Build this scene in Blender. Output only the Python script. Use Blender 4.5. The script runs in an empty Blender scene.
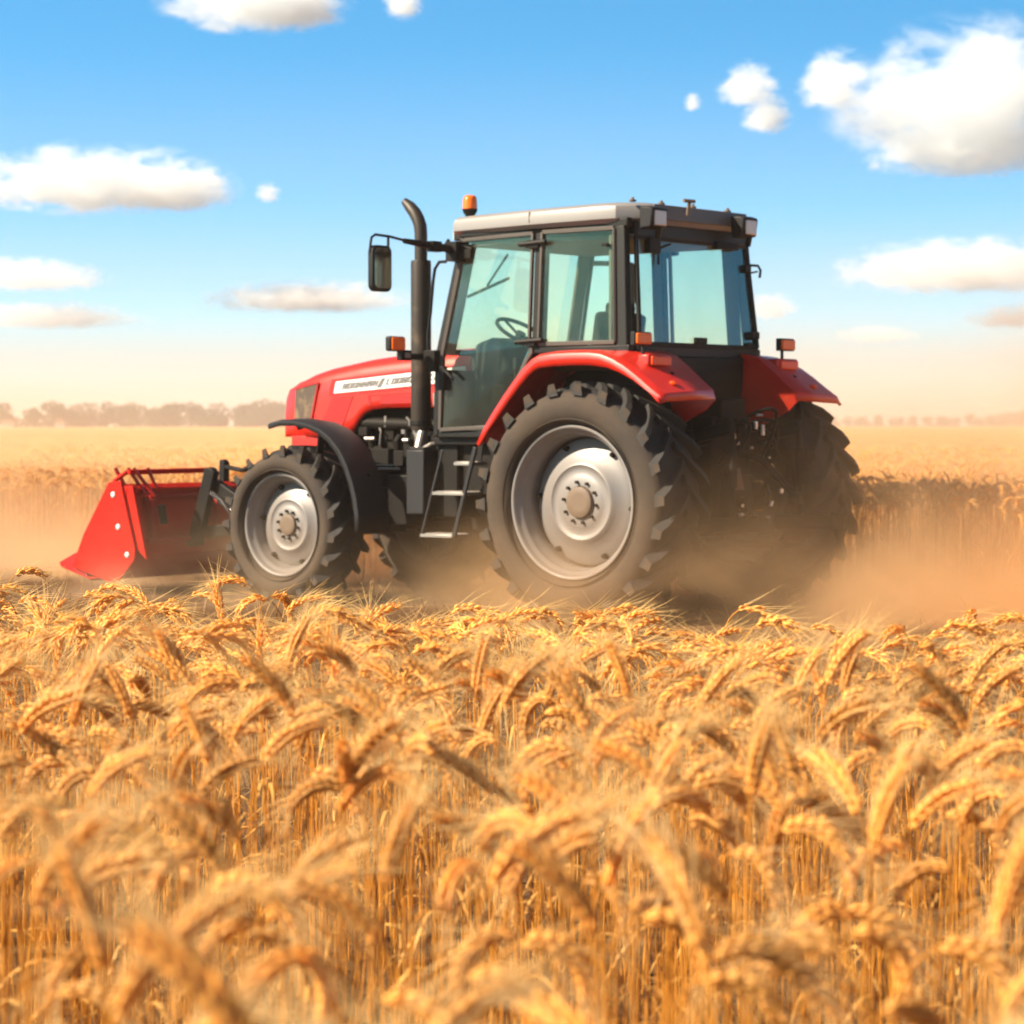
import bpy, math, random
import numpy as np
from mathutils import Vector, Matrix
R = math.radians
sc = bpy.context.scene
col = sc.collection
# ------------------------------------------------------------------ camera, sky, sun, exposure
CAMH = 1.247
cd = bpy.data.cameras.new('camera'); cam = bpy.data.objects.new('camera', cd); col.objects.link(cam); sc.camera = cam
FPX = 2578.6
cd.sensor_width = 36; cd.lens = FPX / 1024 * 36; cd.clip_start = 0.1; cd.clip_end = 20000
cam.location = (0, 0, CAMH); cam.rotation_euler = (R(90) - math.atan((512 - 425) / FPX), 0, 0)
cd.dof.use_dof = True; cd.dof.focus_distance = 8.5; cd.dof.aperture_fstop = 6.6

SUN_EL = 36.0
SUN_AZ = Vector((-0.94, -0.27, 0)).normalized()
w = bpy.data.worlds.new('World'); sc.world = w; w.use_nodes = True
nt = w.node_tree; nt.nodes.clear()
def N(nt, typ, **kw):
    n = nt.nodes.new(typ)
    for k, v in kw.items():
        if k.startswith('_'): setattr(n, k[1:], v)
        else: n.inputs[k.replace('__', ' ')].default_value = v
    return n
def math_node(nt, op, a, b=None, clamp=False):
    n = nt.nodes.new('ShaderNodeMath'); n.operation = op; n.use_clamp = clamp
    for i, v in enumerate((a, b)):
        if v is None: continue
        if isinstance(v, (int, float)): n.inputs[i].default_value = v
        else: nt.links.new(v, n.inputs[i])
    return n.outputs[0]
tc = nt.nodes.new('ShaderNodeTexCoord')
sep = nt.nodes.new('ShaderNodeSeparateXYZ'); nt.links.new(tc.outputs['Generated'], sep.inputs[0])
zz = math_node(nt, 'MULTIPLY', sep.outputs[2], 4.2)
cmb = nt.nodes.new('ShaderNodeCombineXYZ')
nt.links.new(sep.outputs[0], cmb.inputs[0]); nt.links.new(sep.outputs[1], cmb.inputs[1]); nt.links.new(zz, cmb.inputs[2])
nrm = N(nt, 'ShaderNodeVectorMath', _operation='NORMALIZE'); nt.links.new(cmb.outputs[0], nrm.inputs[0])
sky = nt.nodes.new('ShaderNodeTexSky'); sky.sky_type = 'NISHITA'; sky.sun_disc = False
sky.sun_elevation = R(SUN_EL); sky.sun_rotation = math.atan2(SUN_AZ.x, SUN_AZ.y); sky.air_density = 1.0; sky.dust_density = 0.6; sky.ozone_density = 1.6
nt.links.new(nrm.outputs[0], sky.inputs[0])
hsv = N(nt, 'ShaderNodeHueSaturation', Saturation=1.28, Value=1.52); nt.links.new(sky.outputs[0], hsv.inputs['Color'])
ramp = nt.nodes.new('ShaderNodeValToRGB'); nt.links.new(sep.outputs[2], ramp.inputs[0])
cr = ramp.color_ramp; cr.interpolation = 'EASE'
cr.elements[0].position = 0.0; cr.elements[0].color = (1, 1, 1, 1)
cr.elements[1].position = 0.15; cr.elements[1].color = (0, 0, 0, 1)
e = cr.elements.new(0.022); e.color = (.82, .82, .82, 1); e = cr.elements.new(0.05); e.color = (.42, .42, .42, 1); e = cr.elements.new(0.09); e.color = (.16, .16, .16, 1)
mx = nt.nodes.new('ShaderNodeMix'); mx.data_type = 'RGBA'
nt.links.new(ramp.outputs[0], mx.inputs[0]); tint = nt.nodes.new('ShaderNodeMix'); tint.data_type = 'RGBA'; tint.blend_type = 'MULTIPLY'; tint.inputs[0].default_value = 1; tint.inputs[7].default_value = (.60, 1.38, 1.22, 1)
nt.links.new(hsv.outputs[0], tint.inputs[6])
hsv2 = N(nt, 'ShaderNodeHueSaturation', Saturation=.75, Value=.62); nt.links.new(sky.outputs[0], hsv2.inputs['Color'])   # hazy sky overhead, out of view: less saturated and dimmed to lower fill light
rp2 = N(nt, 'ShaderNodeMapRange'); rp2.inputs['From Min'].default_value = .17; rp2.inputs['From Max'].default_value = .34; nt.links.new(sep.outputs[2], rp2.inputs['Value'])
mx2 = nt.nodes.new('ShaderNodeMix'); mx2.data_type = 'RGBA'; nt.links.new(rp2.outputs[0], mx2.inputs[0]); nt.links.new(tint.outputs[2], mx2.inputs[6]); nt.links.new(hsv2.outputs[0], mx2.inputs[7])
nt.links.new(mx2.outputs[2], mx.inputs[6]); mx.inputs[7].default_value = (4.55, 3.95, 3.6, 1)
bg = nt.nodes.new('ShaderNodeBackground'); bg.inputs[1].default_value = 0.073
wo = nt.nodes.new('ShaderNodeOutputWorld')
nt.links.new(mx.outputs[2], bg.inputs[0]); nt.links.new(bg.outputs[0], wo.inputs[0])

ld = bpy.data.lights.new('sun', 'SUN'); lo = bpy.data.objects.new('sun', ld); col.objects.link(lo)
ld.energy = 5.0; ld.angle = R(0.6); ld.color = (1.0, 0.84, 0.64)
sd = Vector((SUN_AZ.x * math.cos(R(SUN_EL)), SUN_AZ.y * math.cos(R(SUN_EL)), math.sin(R(SUN_EL))))
lo.rotation_euler = sd.to_track_quat('Z', 'Y').to_euler(); lo.location = sd * 50
sc.view_settings.view_transform = 'Standard'; sc.view_settings.look = 'None'; sc.view_settings.gamma = 1
sc.view_settings.exposure = 1.3; sc.view_settings.use_curve_mapping = False
sc.render.engine = 'CYCLES'
cy = sc.cycles
cy.use_denoising = True; cy.denoiser = 'OPENIMAGEDENOISE'; cy.denoising_input_passes = 'RGB_ALBEDO_NORMAL'
cy.max_bounces = 7; cy.diffuse_bounces = 3; cy.glossy_bounces = 3; cy.transmission_bounces = 5; cy.transparent_max_bounces = 14; cy.volume_bounces = 5
cy.sample_clamp_indirect = 8; cy.volume_step_rate = 1.0; cy.volume_max_steps = 96
cy.use_adaptive_sampling = True; cy.adaptive_threshold = 0.02

# ------------------------------------------------------------------ materials
def mat(name, base, rough=.5, metal=0., dirt=None, dirt_amt=0., scale=6., var=.12, coat=0., bump=0., bscale=60., spec=.5, top=False, rnd=0.):
    m = bpy.data.materials.new(name); m.use_nodes = True; t = m.node_tree
    b = t.nodes['Principled BSDF']
    b.inputs['Roughness'].default_value = rough; b.inputs['Metallic'].default_value = metal
    b.inputs['Coat Weight'].default_value = coat; b.inputs['Specular IOR Level'].default_value = spec
    tcn = t.nodes.new('ShaderNodeTexCoord')
    n1 = N(t, 'ShaderNodeTexNoise', Scale=scale, Detail=7.0, Roughness=.62); t.links.new(tcn.outputs['Object'], n1.inputs['Vector'])
    c0 = t.nodes.new('ShaderNodeMix'); c0.data_type = 'RGBA'
    c0.inputs[6].default_value = tuple(c * (1 - var) for c in base) + (1,); c0.inputs[7].default_value = tuple(min(1, c * (1 + var)) for c in base) + (1,)
    t.links.new(n1.outputs[0], c0.inputs[0]); out = c0.outputs[2]
    if rnd:
        oi = t.nodes.new('ShaderNodeObjectInfo'); hv = t.nodes.new('ShaderNodeHueSaturation')
        v = math_node(t, 'ADD', math_node(t, 'MULTIPLY', oi.outputs['Random'], rnd * 2), 1 - rnd)
        t.links.new(v, hv.inputs['Value']); t.links.new(out, hv.inputs['Color']); out = hv.outputs[0]
    if dirt:
        n2 = N(t, 'ShaderNodeTexNoise', Scale=scale * .45, Detail=9.0, Roughness=.7); t.links.new(tcn.outputs['Object'], n2.inputs['Vector'])
        f = math_node(t, 'MULTIPLY', math_node(t, 'SUBTRACT', n2.outputs[0], .5), 2.2)
        f = math_node(t, 'ADD', f, dirt_amt, True)
        if top:   # settled dust: more on faces that look up
            g = t.nodes.new('ShaderNodeNewGeometry'); s = t.nodes.new('ShaderNodeSeparateXYZ'); t.links.new(g.outputs['Normal'], s.inputs[0])
            f = math_node(t, 'MAXIMUM', f, math_node(t, 'MULTIPLY', math_node(t, 'SUBTRACT', s.outputs[2], .3), .8, True), True)
        c1 = t.nodes.new('ShaderNodeMix'); c1.data_type = 'RGBA'; t.links.new(f, c1.inputs[0]); t.links.new(out, c1.inputs[6]); c1.inputs[7].default_value = dirt + (1,)
        out = c1.outputs[2]
        rr = math_node(t, 'ADD', math_node(t, 'MULTIPLY', f, .9 - rough), rough, True); t.links.new(rr, b.inputs['Roughness'])
        if metal:
            t.links.new(math_node(t, 'MULTIPLY', math_node(t, 'SUBTRACT', 1.0, f), metal), b.inputs['Metallic'])
    t.links.new(out, b.inputs['Base Color'])
    if bump:
        n3 = N(t, 'ShaderNodeTexNoise', Scale=bscale, Detail=5.0); t.links.new(tcn.outputs['Object'], n3.inputs['Vector'])
        bp = N(t, 'ShaderNodeBump', Strength=bump, Distance=.02); t.links.new(n3.outputs[0], bp.inputs['Height']); t.links.new(bp.outputs[0], b.inputs['Normal'])
    return m
DUST = (.42, .27, .14)
M = {}
M['red'] = mat('red_paint', (.56, .016, .006), .38, dirt=(.36, .17, .08), dirt_amt=-.30, scale=6, var=.14, coat=.3)
M['red_deep'] = mat('deep_red_paint', (.36, .004, .002), .38, dirt=DUST, dirt_amt=-.5, scale=3, coat=.2)
M['bucket_red'] = mat('bucket_red_paint', (.46, .008, .002), .6, dirt=(.30, .12, .06), dirt_amt=-.33, scale=7, coat=.0, spec=.15, bump=.05)
M['black'] = mat('black_paint', (.007, .006, .005), .55, dirt=(.12, .08, .045), dirt_amt=-.5, scale=5, spec=.2)
M['black_plastic'] = mat('black_plastic', (.012, .012, .013), .5, dirt=(.15, .10, .06), dirt_amt=-.45, scale=5, spec=.25)
M['grille'] = mat('grille_mesh', (.07, .05, .035), .7, dirt=DUST, dirt_amt=.05, scale=20)
M['iron'] = mat('greasy_iron', (.012, .010, .008), .6, .3, dirt=(.07, .042, .02), dirt_amt=-.2, scale=9, bump=.2, spec=.2)
M['frame'] = mat('cab_frame_paint', (.008, .007, .006), .45, dirt=(.12, .08, .05), dirt_amt=-.5, scale=4, coat=.0, spec=.3)
M['seal'] = mat('window_seal', (.06, .048, .038), .5, dirt=(.25, .17, .1), dirt_amt=-.3)
M['rubber'] = mat('tyre_rubber', (.018, .017, .016), .7, dirt=(.09, .06, .035), dirt_amt=-.25, scale=7, bump=.15, bscale=40)
M['sidewall'] = mat('dusty_sidewall', (.030, .022, .016), .85, dirt=(.088, .057, .033), dirt_amt=.25, scale=3, bump=.1)
M['rim'] = mat('galvanised_rim', (.22, .21, .205), .45, .3, dirt=(.17, .115, .07), dirt_amt=.16, scale=2.6, var=.06)
M['hubcap'] = mat('dusty_hub_cap', (.13, .09, .06), .6, dirt=(.16, .11, .07), dirt_amt=.1)
M['roof'] = mat('pale_roof_paint', (.25, .235, .225), .4, dirt=(.22, .17, .12), dirt_amt=-.3, scale=3, coat=.2)
M['roof_dark'] = mat('grey_roof_edge', (.09, .085, .085), .45, dirt=DUST, dirt_amt=-.3)
M['interior'] = mat('interior_trim', (.11, .095, .075), .8)
M['seat'] = mat('seat_cloth', (.025, .025, .023), .9, spec=.2)
M['steel'] = mat('worn_steel', (.34, .31, .28), .4, .7, dirt=(.16, .11, .07), dirt_amt=.0, scale=8)
M['chrome'] = mat('bright_metal', (.80, .74, .66), .28, .85)
M['white'] = mat('white_decal', (.82, .78, .75), .4, dirt=DUST, dirt_amt=-.45)
M['letter'] = mat('grey_lettering', (.15, .14, .135), .5)
M['fender_dark'] = mat('grey_mudguard', (.018, .018, .020), .5, dirt=(.14, .09, .06), dirt_amt=-.42, scale=4, spec=.3)
M['stack'] = mat('exhaust_matt', (.03, .022, .015), .5, .2, dirt=(.25, .17, .1), dirt_amt=-.12, scale=5)
M['amber'] = mat('amber_lens', (.95, .16, .002), .3, coat=.1)
M['redlens'] = mat('red_lens', (.90, .075, .002), .3, coat=.1)
M['lampglass'] = mat('lamp_glass', (.62, .52, .42), .3, coat=.8)
M['mirror'] = mat('mirror_glass', (.5, .45, .38), .08, 1.0, dirt=(.3, .22, .15), dirt_amt=-.1, scale=9)
M['bark'] = mat('bark', (.10, .075, .05), .9)
M['shed'] = mat('white_shed_wall', (.55, .53, .50), .8); M['shed_roof'] = mat('shed_roof', (.3, .2, .16), .8)
def glass_mat():
    m = bpy.data.materials.new('tinted_cab_glass'); m.use_nodes = True; t = m.node_tree; t.nodes.clear()
    o = t.nodes.new('ShaderNodeOutputMaterial')
    tr = N(t, 'ShaderNodeBsdfTransparent', Color=(.93, .985, .91, 1)); gl = N(t, 'ShaderNodeBsdfGlossy', Color=(1, 1, 1, 1), Roughness=.03)
    df = N(t, 'ShaderNodeBsdfDiffuse', Color=(.62, .72, .62, 1)); tl = N(t, 'ShaderNodeBsdfTranslucent', Color=(.62, .72, .62, 1))
    ad = t.nodes.new('ShaderNodeMixShader'); ad.inputs[0].default_value = .5; t.links.new(df.outputs[0], ad.inputs[1]); t.links.new(tl.outputs[0], ad.inputs[2])
    tcn = t.nodes.new('ShaderNodeTexCoord'); n = N(t, 'ShaderNodeTexNoise', Scale=2.5, Detail=6.0); t.links.new(tcn.outputs['Object'], n.inputs['Vector'])
    f = math_node(t, 'ADD', math_node(t, 'MULTIPLY', math_node(t, 'SUBTRACT', n.outputs[0], .45, True), .13), .004)
    m1 = t.nodes.new('ShaderNodeMixShader'); t.links.new(f, m1.inputs[0]); t.links.new(tr.outputs[0], m1.inputs[1]); t.links.new(ad.outputs[0], m1.inputs[2])
    fr = N(t, 'ShaderNodeFresnel', IOR=1.45); m2 = t.nodes.new('ShaderNodeMixShader')
    t.links.new(math_node(t, 'MULTIPLY', fr.outputs[0], .22), m2.inputs[0]); t.links.new(m1.outputs[0], m2.inputs[1]); t.links.new(gl.outputs[0], m2.inputs[2])
    t.links.new(m2.outputs[0], o.inputs[0]); return m
M['glass'] = glass_mat()
def straw(name, base, trans=.35, rnd=.18, island=False, rough=.6):
    m = bpy.data.materials.new(name); m.use_nodes = True; t = m.node_tree; b = t.nodes['Principled BSDF']; o = t.nodes['Material Output']
    b.inputs['Roughness'].default_value = rough; b.inputs['Specular IOR Level'].default_value = .35
    hv = t.nodes.new('ShaderNodeHueSaturation'); hv.inputs['Color'].default_value = base + (1,)
    g = t.nodes.new('ShaderNodeNewGeometry')
    oi = t.nodes.new('ShaderNodeObjectInfo')
    nz = N(t, 'ShaderNodeTexNoise', Scale=3.0, Detail=3.0); t.links.new(g.outputs['Position'], nz.inputs['Vector'])
    r = math_node(t, 'ADD', g.outputs['Random Per Island'], oi.outputs['Random'])
    r = math_node(t, 'ADD', r, math_node(t, 'MULTIPLY', nz.outputs[0], 1.0))
    v = math_node(t, 'ADD', math_node(t, 'MULTIPLY', math_node(t, 'SUBTRACT', r, 1.5), rnd), 1.0); t.links.new(v, hv.inputs['Value'])
    h = math_node(t, 'ADD', math_node(t, 'MULTIPLY', math_node(t, 'SUBTRACT', oi.outputs['Random'], .5), .006), .5); t.links.new(h, hv.inputs['Hue'])
    t.links.new(hv.outputs[0], b.inputs['Base Color'])
    tl = t.nodes.new('ShaderNodeBsdfTranslucent'); t.links.new(hv.outputs[0], tl.inputs[0])
    mxs = t.nodes.new('ShaderNodeMixShader'); mxs.inputs[0].default_value = trans
    t.links.new(b.outputs[0], mxs.inputs[1]); t.links.new(tl.outputs[0], mxs.inputs[2]); t.links.new(mxs.outputs[0], o.inputs[0]); return m
M['ear'] = straw('ripe_ear', (.90, .475, .112), .32, .38, rough=.45)
M['stem'] = straw('dry_stem', (.60, .265, .034), .32, .45)
M['awn'] = straw('awn_bristle', (.96, .74, .38), .5, .12)
M['leaf'] = straw('dry_leaf', (.80, .46, .13), .45, .3)
M['stubble'] = straw('cut_straw', (.45, .27, .11), .2, .3)
M['leaves'] = straw('tree_leaves', (.045, .075, .035), .25, .5)
def ground_mat(name, a, b_, scale, bump=.5, det=8.):
    m = bpy.data.materials.new(name); m.use_nodes = True; t = m.node_tree; b = t.nodes['Principled BSDF']; b.inputs['Roughness'].default_value = .95; b.inputs['Specular IOR Level'].default_value = .15
    g = t.nodes.new('ShaderNodeNewGeometry'); n = N(t, 'ShaderNodeTexNoise', Scale=scale, Detail=det, Roughness=.65); t.links.new(g.outputs['Position'], n.inputs['Vector'])
    n2 = N(t, 'ShaderNodeTexNoise', Scale=scale * .02, Detail=4.); t.links.new(g.outputs['Position'], n2.inputs['Vector'])
    f = math_node(t, 'ADD', math_node(t, 'MULTIPLY', math_node(t, 'SUBTRACT', n.outputs[0], .5), 1.6), math_node(t, 'ADD', math_node(t, 'MULTIPLY', math_node(t, 'SUBTRACT', n2.outputs[0], .5), 1.2), .5), True)
    c = t.nodes.new('ShaderNodeMix'); c.data_type = 'RGBA'; c.inputs[6].default_value = a + (1,); c.inputs[7].default_value = b_ + (1,); t.links.new(f, c.inputs[0]); t.links.new(c.outputs[2], b.inputs['Base Color'])
    bp = N(t, 'ShaderNodeBump', Strength=bump, Distance=.1); t.links.new(n.outputs[0], bp.inputs['Height']); t.links.new(bp.outputs[0], b.inputs['Normal']); return m
M['soil'] = ground_mat('dry_soil', (.05, .025, .010), (.19, .098, .040), 12)
M['canopy'] = ground_mat('wheat_canopy', (.50, .255, .10), (.74, .41, .18), 5, .6)

# ------------------------------------------------------------------ mesh helpers
class MB:
    def __init__(s): s.v = []; s.f = []; s.mi = []
    def add(s, vs, fs, mi=0):
        o = len(s.v); s.v += [tuple(v) for v in vs]; s.f += [tuple(i + o for i in f) for f in fs]; s.mi += [mi] * len(fs)
    def box(s, c, size, rot=None, mi=0, taper=1.):
        x, y, z = (q / 2 for q in size)
        vs = [Vector((sx * x * (taper if sz > 0 else 1), sy * y * (taper if sz > 0 else 1), sz * z)) for sz in (-1, 1) for sx, sy in ((-1, -1), (1, -1), (1, 1), (-1, 1))]
        if rot is not None: vs = [rot @ v for v in vs]
        s.add([v + Vector(c) for v in vs], [(3, 2, 1, 0), (4, 5, 6, 7), (0, 1, 5, 4), (1, 2, 6, 5), (2, 3, 7, 6), (3, 0, 4, 7)], mi)
    def bb(s, x0, x1, y0, y1, z0, z1, mi=0): s.box(((x0 + x1) / 2, (y0 + y1) / 2, (z0 + z1) / 2), (abs(x1 - x0), abs(y1 - y0), abs(z1 - z0)), None, mi)
    def bar(s, a, b, wd, ht, up=(0, 0, 1), mi=0):
        a = Vector(a); b = Vector(b); d = (b - a); L = d.length; d.normalize(); u = Vector(up); sx = d.cross(u)
        if sx.length < 1e-4: sx = d.cross(Vector((0, 1, 0)))
        sx.normalize(); u = sx.cross(d); s.box((a + b) / 2, (L, wd, ht), Matrix((d, sx, u)).transposed(), mi)
    def tube(s, pts, r, n=10, mi=0, cap=True):
        pts = [Vector(p) for p in pts]; rs = r if isinstance(r, (list, tuple)) else [r] * len(pts)
        T = []
        for i in range(len(pts)):
            d = pts[min(i + 1, len(pts) - 1)] - pts[max(i - 1, 0)]; T.append(d.normalized())
        u = T[0].orthogonal().normalized(); vs = []
        for i, p in enumerate(pts):
            u = (u - T[i] * u.dot(T[i])).normalized(); v = T[i].cross(u)
            for k in range(n):
                a = 2 * math.pi * k / n; vs.append(p + (u * math.cos(a) + v * math.sin(a)) * rs[i])
        fs = [(i * n + k, i * n + (k + 1) % n, (i + 1) * n + (k + 1) % n, (i + 1) * n + k) for i in range(len(pts) - 1) for k in range(n)]
        if cap: fs += [tuple(range(n))[::-1], tuple((len(pts) - 1) * n + k for k in range(n))]
        s.add(vs, fs, mi)
    def lathe(s, prof, c=(0, 0, 0), axis='y', n=64, mi=0, caps=False):
        # prof of (r, h)
        vs = []
        for r, h in prof:
            for k in range(n):
                a = 2 * math.pi * k / n; ca, sa = r * math.cos(a), r * math.sin(a)
                p = (ca, h, sa) if axis == 'y' else ((ca, sa, h) if axis == 'z' else (h, ca, sa)); vs.append(Vector(p) + Vector(c))
        m = len(prof); fs = [(i * n + k, i * n + (k + 1) % n, (i + 1) * n + (k + 1) % n, (i + 1) * n + k) for i in range(m - 1) for k in range(n)]
        if axis == 'z': pass
        if caps: fs += [tuple(range(n))[::-1], tuple((m - 1) * n + k for k in range(n))]
        s.add(vs, fs, mi)
    def prism(s, poly, y0, y1, plane='xz', mi=0):
        n = len(poly)
        def P(a, b, h): return (a, h, b) if plane == 'xz' else ((h, a, b) if plane == 'yz' else (a, b, h))
        vs = [P(a, b, y0) for a, b in poly] + [P(a, b, y1) for a, b in poly]
        s.add(vs, [tuple(range(n)), tuple(range(2 * n - 1, n - 1, -1))] + [(i, (i + 1) % n + 0, (i + 1) % n + n, i + n)[::-1] for i in range(n)], mi)
    def sheet(s, pts, th, nrm, mi=0):   # polygon in space with a thickness
        nv = Vector(nrm) * th; n = len(pts); vs = [Vector(p) for p in pts] + [Vector(p) + nv for p in pts]
        s.add(vs, [tuple(range(n)), tuple(range(2 * n - 1, n - 1, -1))] + [(i, (i + 1) % n, (i + 1) % n + n, i + n)[::-1] for i in range(n)], mi)
    def loft(s, rows, close=True, cap=True, mi=0):
        n = len(rows[0]); vs = [p for r in rows for p in r]; k2 = n if close else n - 1
        fs = [(i * n + k, i * n + (k + 1) % n, (i + 1) * n + (k + 1) % n, (i + 1) * n + k) for i in range(len(rows) - 1) for k in range(k2)]
        if cap: fs += [tuple(range(n))[::-1], tuple((len(rows) - 1) * n + k for k in range(n))]
        s.add(vs, fs, mi)
    def build(s, name, mats, parent=None, bevel=0., smooth=35., solid=0., fix=True, sub=0):
        me = bpy.data.meshes.new(name); me.from_pydata(s.v, [], s.f)
        if not isinstance(mats, (list, tuple)): mats = [mats]
        for m in mats: me.materials.append(M[m] if isinstance(m, str) else m)
        if len(mats) > 1: me.polygons.foreach_set('material_index', s.mi)
        if fix:
            import bmesh
            b = bmesh.new(); b.from_mesh(me); bmesh.ops.remove_doubles(b, verts=b.verts, dist=1e-5); bmesh.ops.recalc_face_normals(b, faces=b.faces); b.to_mesh(me); b.free()
        me.update()
        if smooth: me.shade_smooth(); me.set_sharp_from_angle(angle=R(smooth))
        o = bpy.data.objects.new(name, me); col.objects.link(o)
        if parent: o.parent = parent
        if sub:
            md = o.modifiers.new('sub', 'SUBSURF'); md.levels = sub; md.render_levels = sub
        if solid:
            md = o.modifiers.new('solid', 'SOLIDIFY'); md.thickness = solid; md.offset = -1
        if bevel:
            md = o.modifiers.new('bevel', 'BEVEL'); md.width = bevel; md.segments = 2; md.limit_method = 'ANGLE'; md.angle_limit = R(40)
            md.harden_normals = False
        return o
def tag(o, label=None, cat=None, group=None, kind=None):
    for k, v in (('label', label), ('category', cat), ('group', group), ('kind', kind)):
        if v: o[k] = v
    return o
def empty(name, loc=(0, 0, 0), parent=None):
    o = bpy.data.objects.new(name, None); col.objects.link(o); o.location = loc; o.empty_display_size = .2
    if parent: o.parent = parent
    return o

# ------------------------------------------------------------------ placing
TH = R(39.43); TX, TY = 1.071, 17.083
Fv = Vector((-math.cos(TH), math.sin(TH), 0)); Lv = Vector((-math.sin(TH), -math.cos(TH), 0)); T0 = Vector((TX, TY, 0))
def tw(x, y, z=0): return T0 + Fv * x + Lv * y + Vector((0, 0, z))


# ------------------------------------------------------------------ ground
b = MB(); n = 24
g = 3200.
b.add([(-g, -60, 0), (g, -60, 0), (g, g, 0), (-g, g, 0)], [(0, 1, 2, 3)])
o = b.build('ground', 'soil', smooth=0); tag(o, kind='structure')
# standing crop beyond the tractor's lane: a canopy with a ragged surface, dense near the lane
LANE = 1.30      # how far to the tractor's right the standing crop begins
rs = np.random.RandomState(7)
# ------------------------------------------------------------------ far tree line
def tree_proto(seed, h, wd):
    rg = np.random.RandomState(seed); b = MB()
    b.tube([(0, 0, 0), (.1, 0, h * .25), (0, .1, h * .55)], [wd * .06, wd * .045, wd * .02], 6)
    for k in range(4):
        a = rg.rand() * 6.28; b.tube([(0, 0, h * .25 + k * h * .06), (math.cos(a) * wd * .3, math.sin(a) * wd * .3, h * (.5 + .07 * k))], [wd * .025, wd * .01], 5)
    lobes = [(rg.uniform(-.40, .40) * wd, rg.uniform(-.3, .3) * wd, h * rg.uniform(.14, .82), rg.uniform(.15, .26) * wd) for _ in range(16)] + [(0, 0, h * .80, .22 * wd)]
    V = []; F = []
    for lx, ly, lz, lr in lobes:
        for _ in range(130):
            d = rg.normal(size=3); d /= np.linalg.norm(d); rr = lr * rg.uniform(.55, 1.08); c = np.array([lx, ly, lz]) + d * rr * np.array([1, 1, .9]); s = rg.uniform(.14, .34)
            u = rg.normal(size=3); u /= np.linalg.norm(u); v = np.cross(u, rg.normal(size=3)); v /= np.linalg.norm(v); i = len(V)
            V += [c + u * s, c + v * s, c - u * s, c - v * s]; F.append((i, i + 1, i + 2, i + 3))
    c = MB(); c.add(V, F); return b, c
protos = []
def plant_tree(kind, x, y, sc_, label, grp):
    e = empty('tree', (x, y, 0)); e.scale = (sc_ * rs.uniform(.9, 1.25), sc_ * rs.uniform(.9, 1.2), sc_); e.rotation_euler = (0, 0, rs.uniform(0, 6.28)); tag(e, label, 'tree', grp)
    tb, cb = protos[kind]
    for nm, me in (('trunk', tb), ('crown', cb)):
        c = me.copy(); col.objects.link(c); c.parent = e
for k in range(5):
    t_, c_ = tree_proto(k + 3, (8.5, 9.5, 8.0, 10, 7.5)[k], (9, 8, 10, 8.5, 9.5)[k])
    to = t_.build('trunk', 'bark', fix=False, smooth=0); co = c_.build('crown', 'leaves', fix=False, smooth=0)
    protos.append((to, co))
x = -150.
while x < 30:     # left row, a little nearer at its left end
    t = (x + 150) / 180; d = 560 + 420 * t + rs.uniform(-14, 14); px = 512 + x / d * FPX
    hh = float(np.interp(px, [-60, 0, 30, 38, 46, 90, 150, 270, 400], [1.0, 1.0, .92, .62, .95, .98, .92, .98, .95]))
    plant_tree(rs.randint(5), x, d, hh * d / 800 * rs.uniform(.86, 1.06), 'hazy dark green tree in the long row on the left horizon', 'trees along the left horizon')
    x += rs.uniform(1.7, 3.1)
x = 130.
while x < 330:    # right row, low and far
    d = 1190 + rs.uniform(-20, 20); px = 512 + x / d * FPX
    hh = float(np.interp(px, [780, 900, 1000, 1010, 1040, 1200], [.68, .66, .66, .98, 1.0, .8]))
    plant_tree(rs.randint(5), x, d, hh * rs.uniform(.86, 1.08), 'faint small tree in the low row along the right horizon', 'trees along the right horizon')
    x += rs.uniform(3.2, 5.0)
for a, b_ in protos:
    bpy.data.objects.remove(a); bpy.data.objects.remove(b_)
for px, d, lab, wl in ((62, 540, 'small white farm building before the hazy trees, right of the two', 2.), (10, 540, 'low white farm building at the left edge before the trees', 2.6)):
    e = empty('farm_building', ((px - 512) / FPX * d, d, 0)); tag(e, lab, 'building')
    b = MB(); b.bb(-wl / 2, wl / 2, -2, 2, 0, 1.9); b.build('wall', 'shed', e); b = MB(); b.prism([(-wl / 2 - .2, 1.9), (wl / 2 + .2, 1.9), (wl / 2 - .4, 2.5), (-wl / 2 + .4, 2.5)], -2.3, 2.3); b.build('roof', 'shed_roof', e)

# ------------------------------------------------------------------ the tractor
tr = empty('tractor', T0); tr.rotation_euler = (0, 0, math.pi - TH)
tag(tr, 'red farm tractor with black cab frame and front bucket, raising dust in the wheat field', 'tractor')
rng = random.Random(4)
def lerp(a, b, t): return a + (b - a) * t

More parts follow.
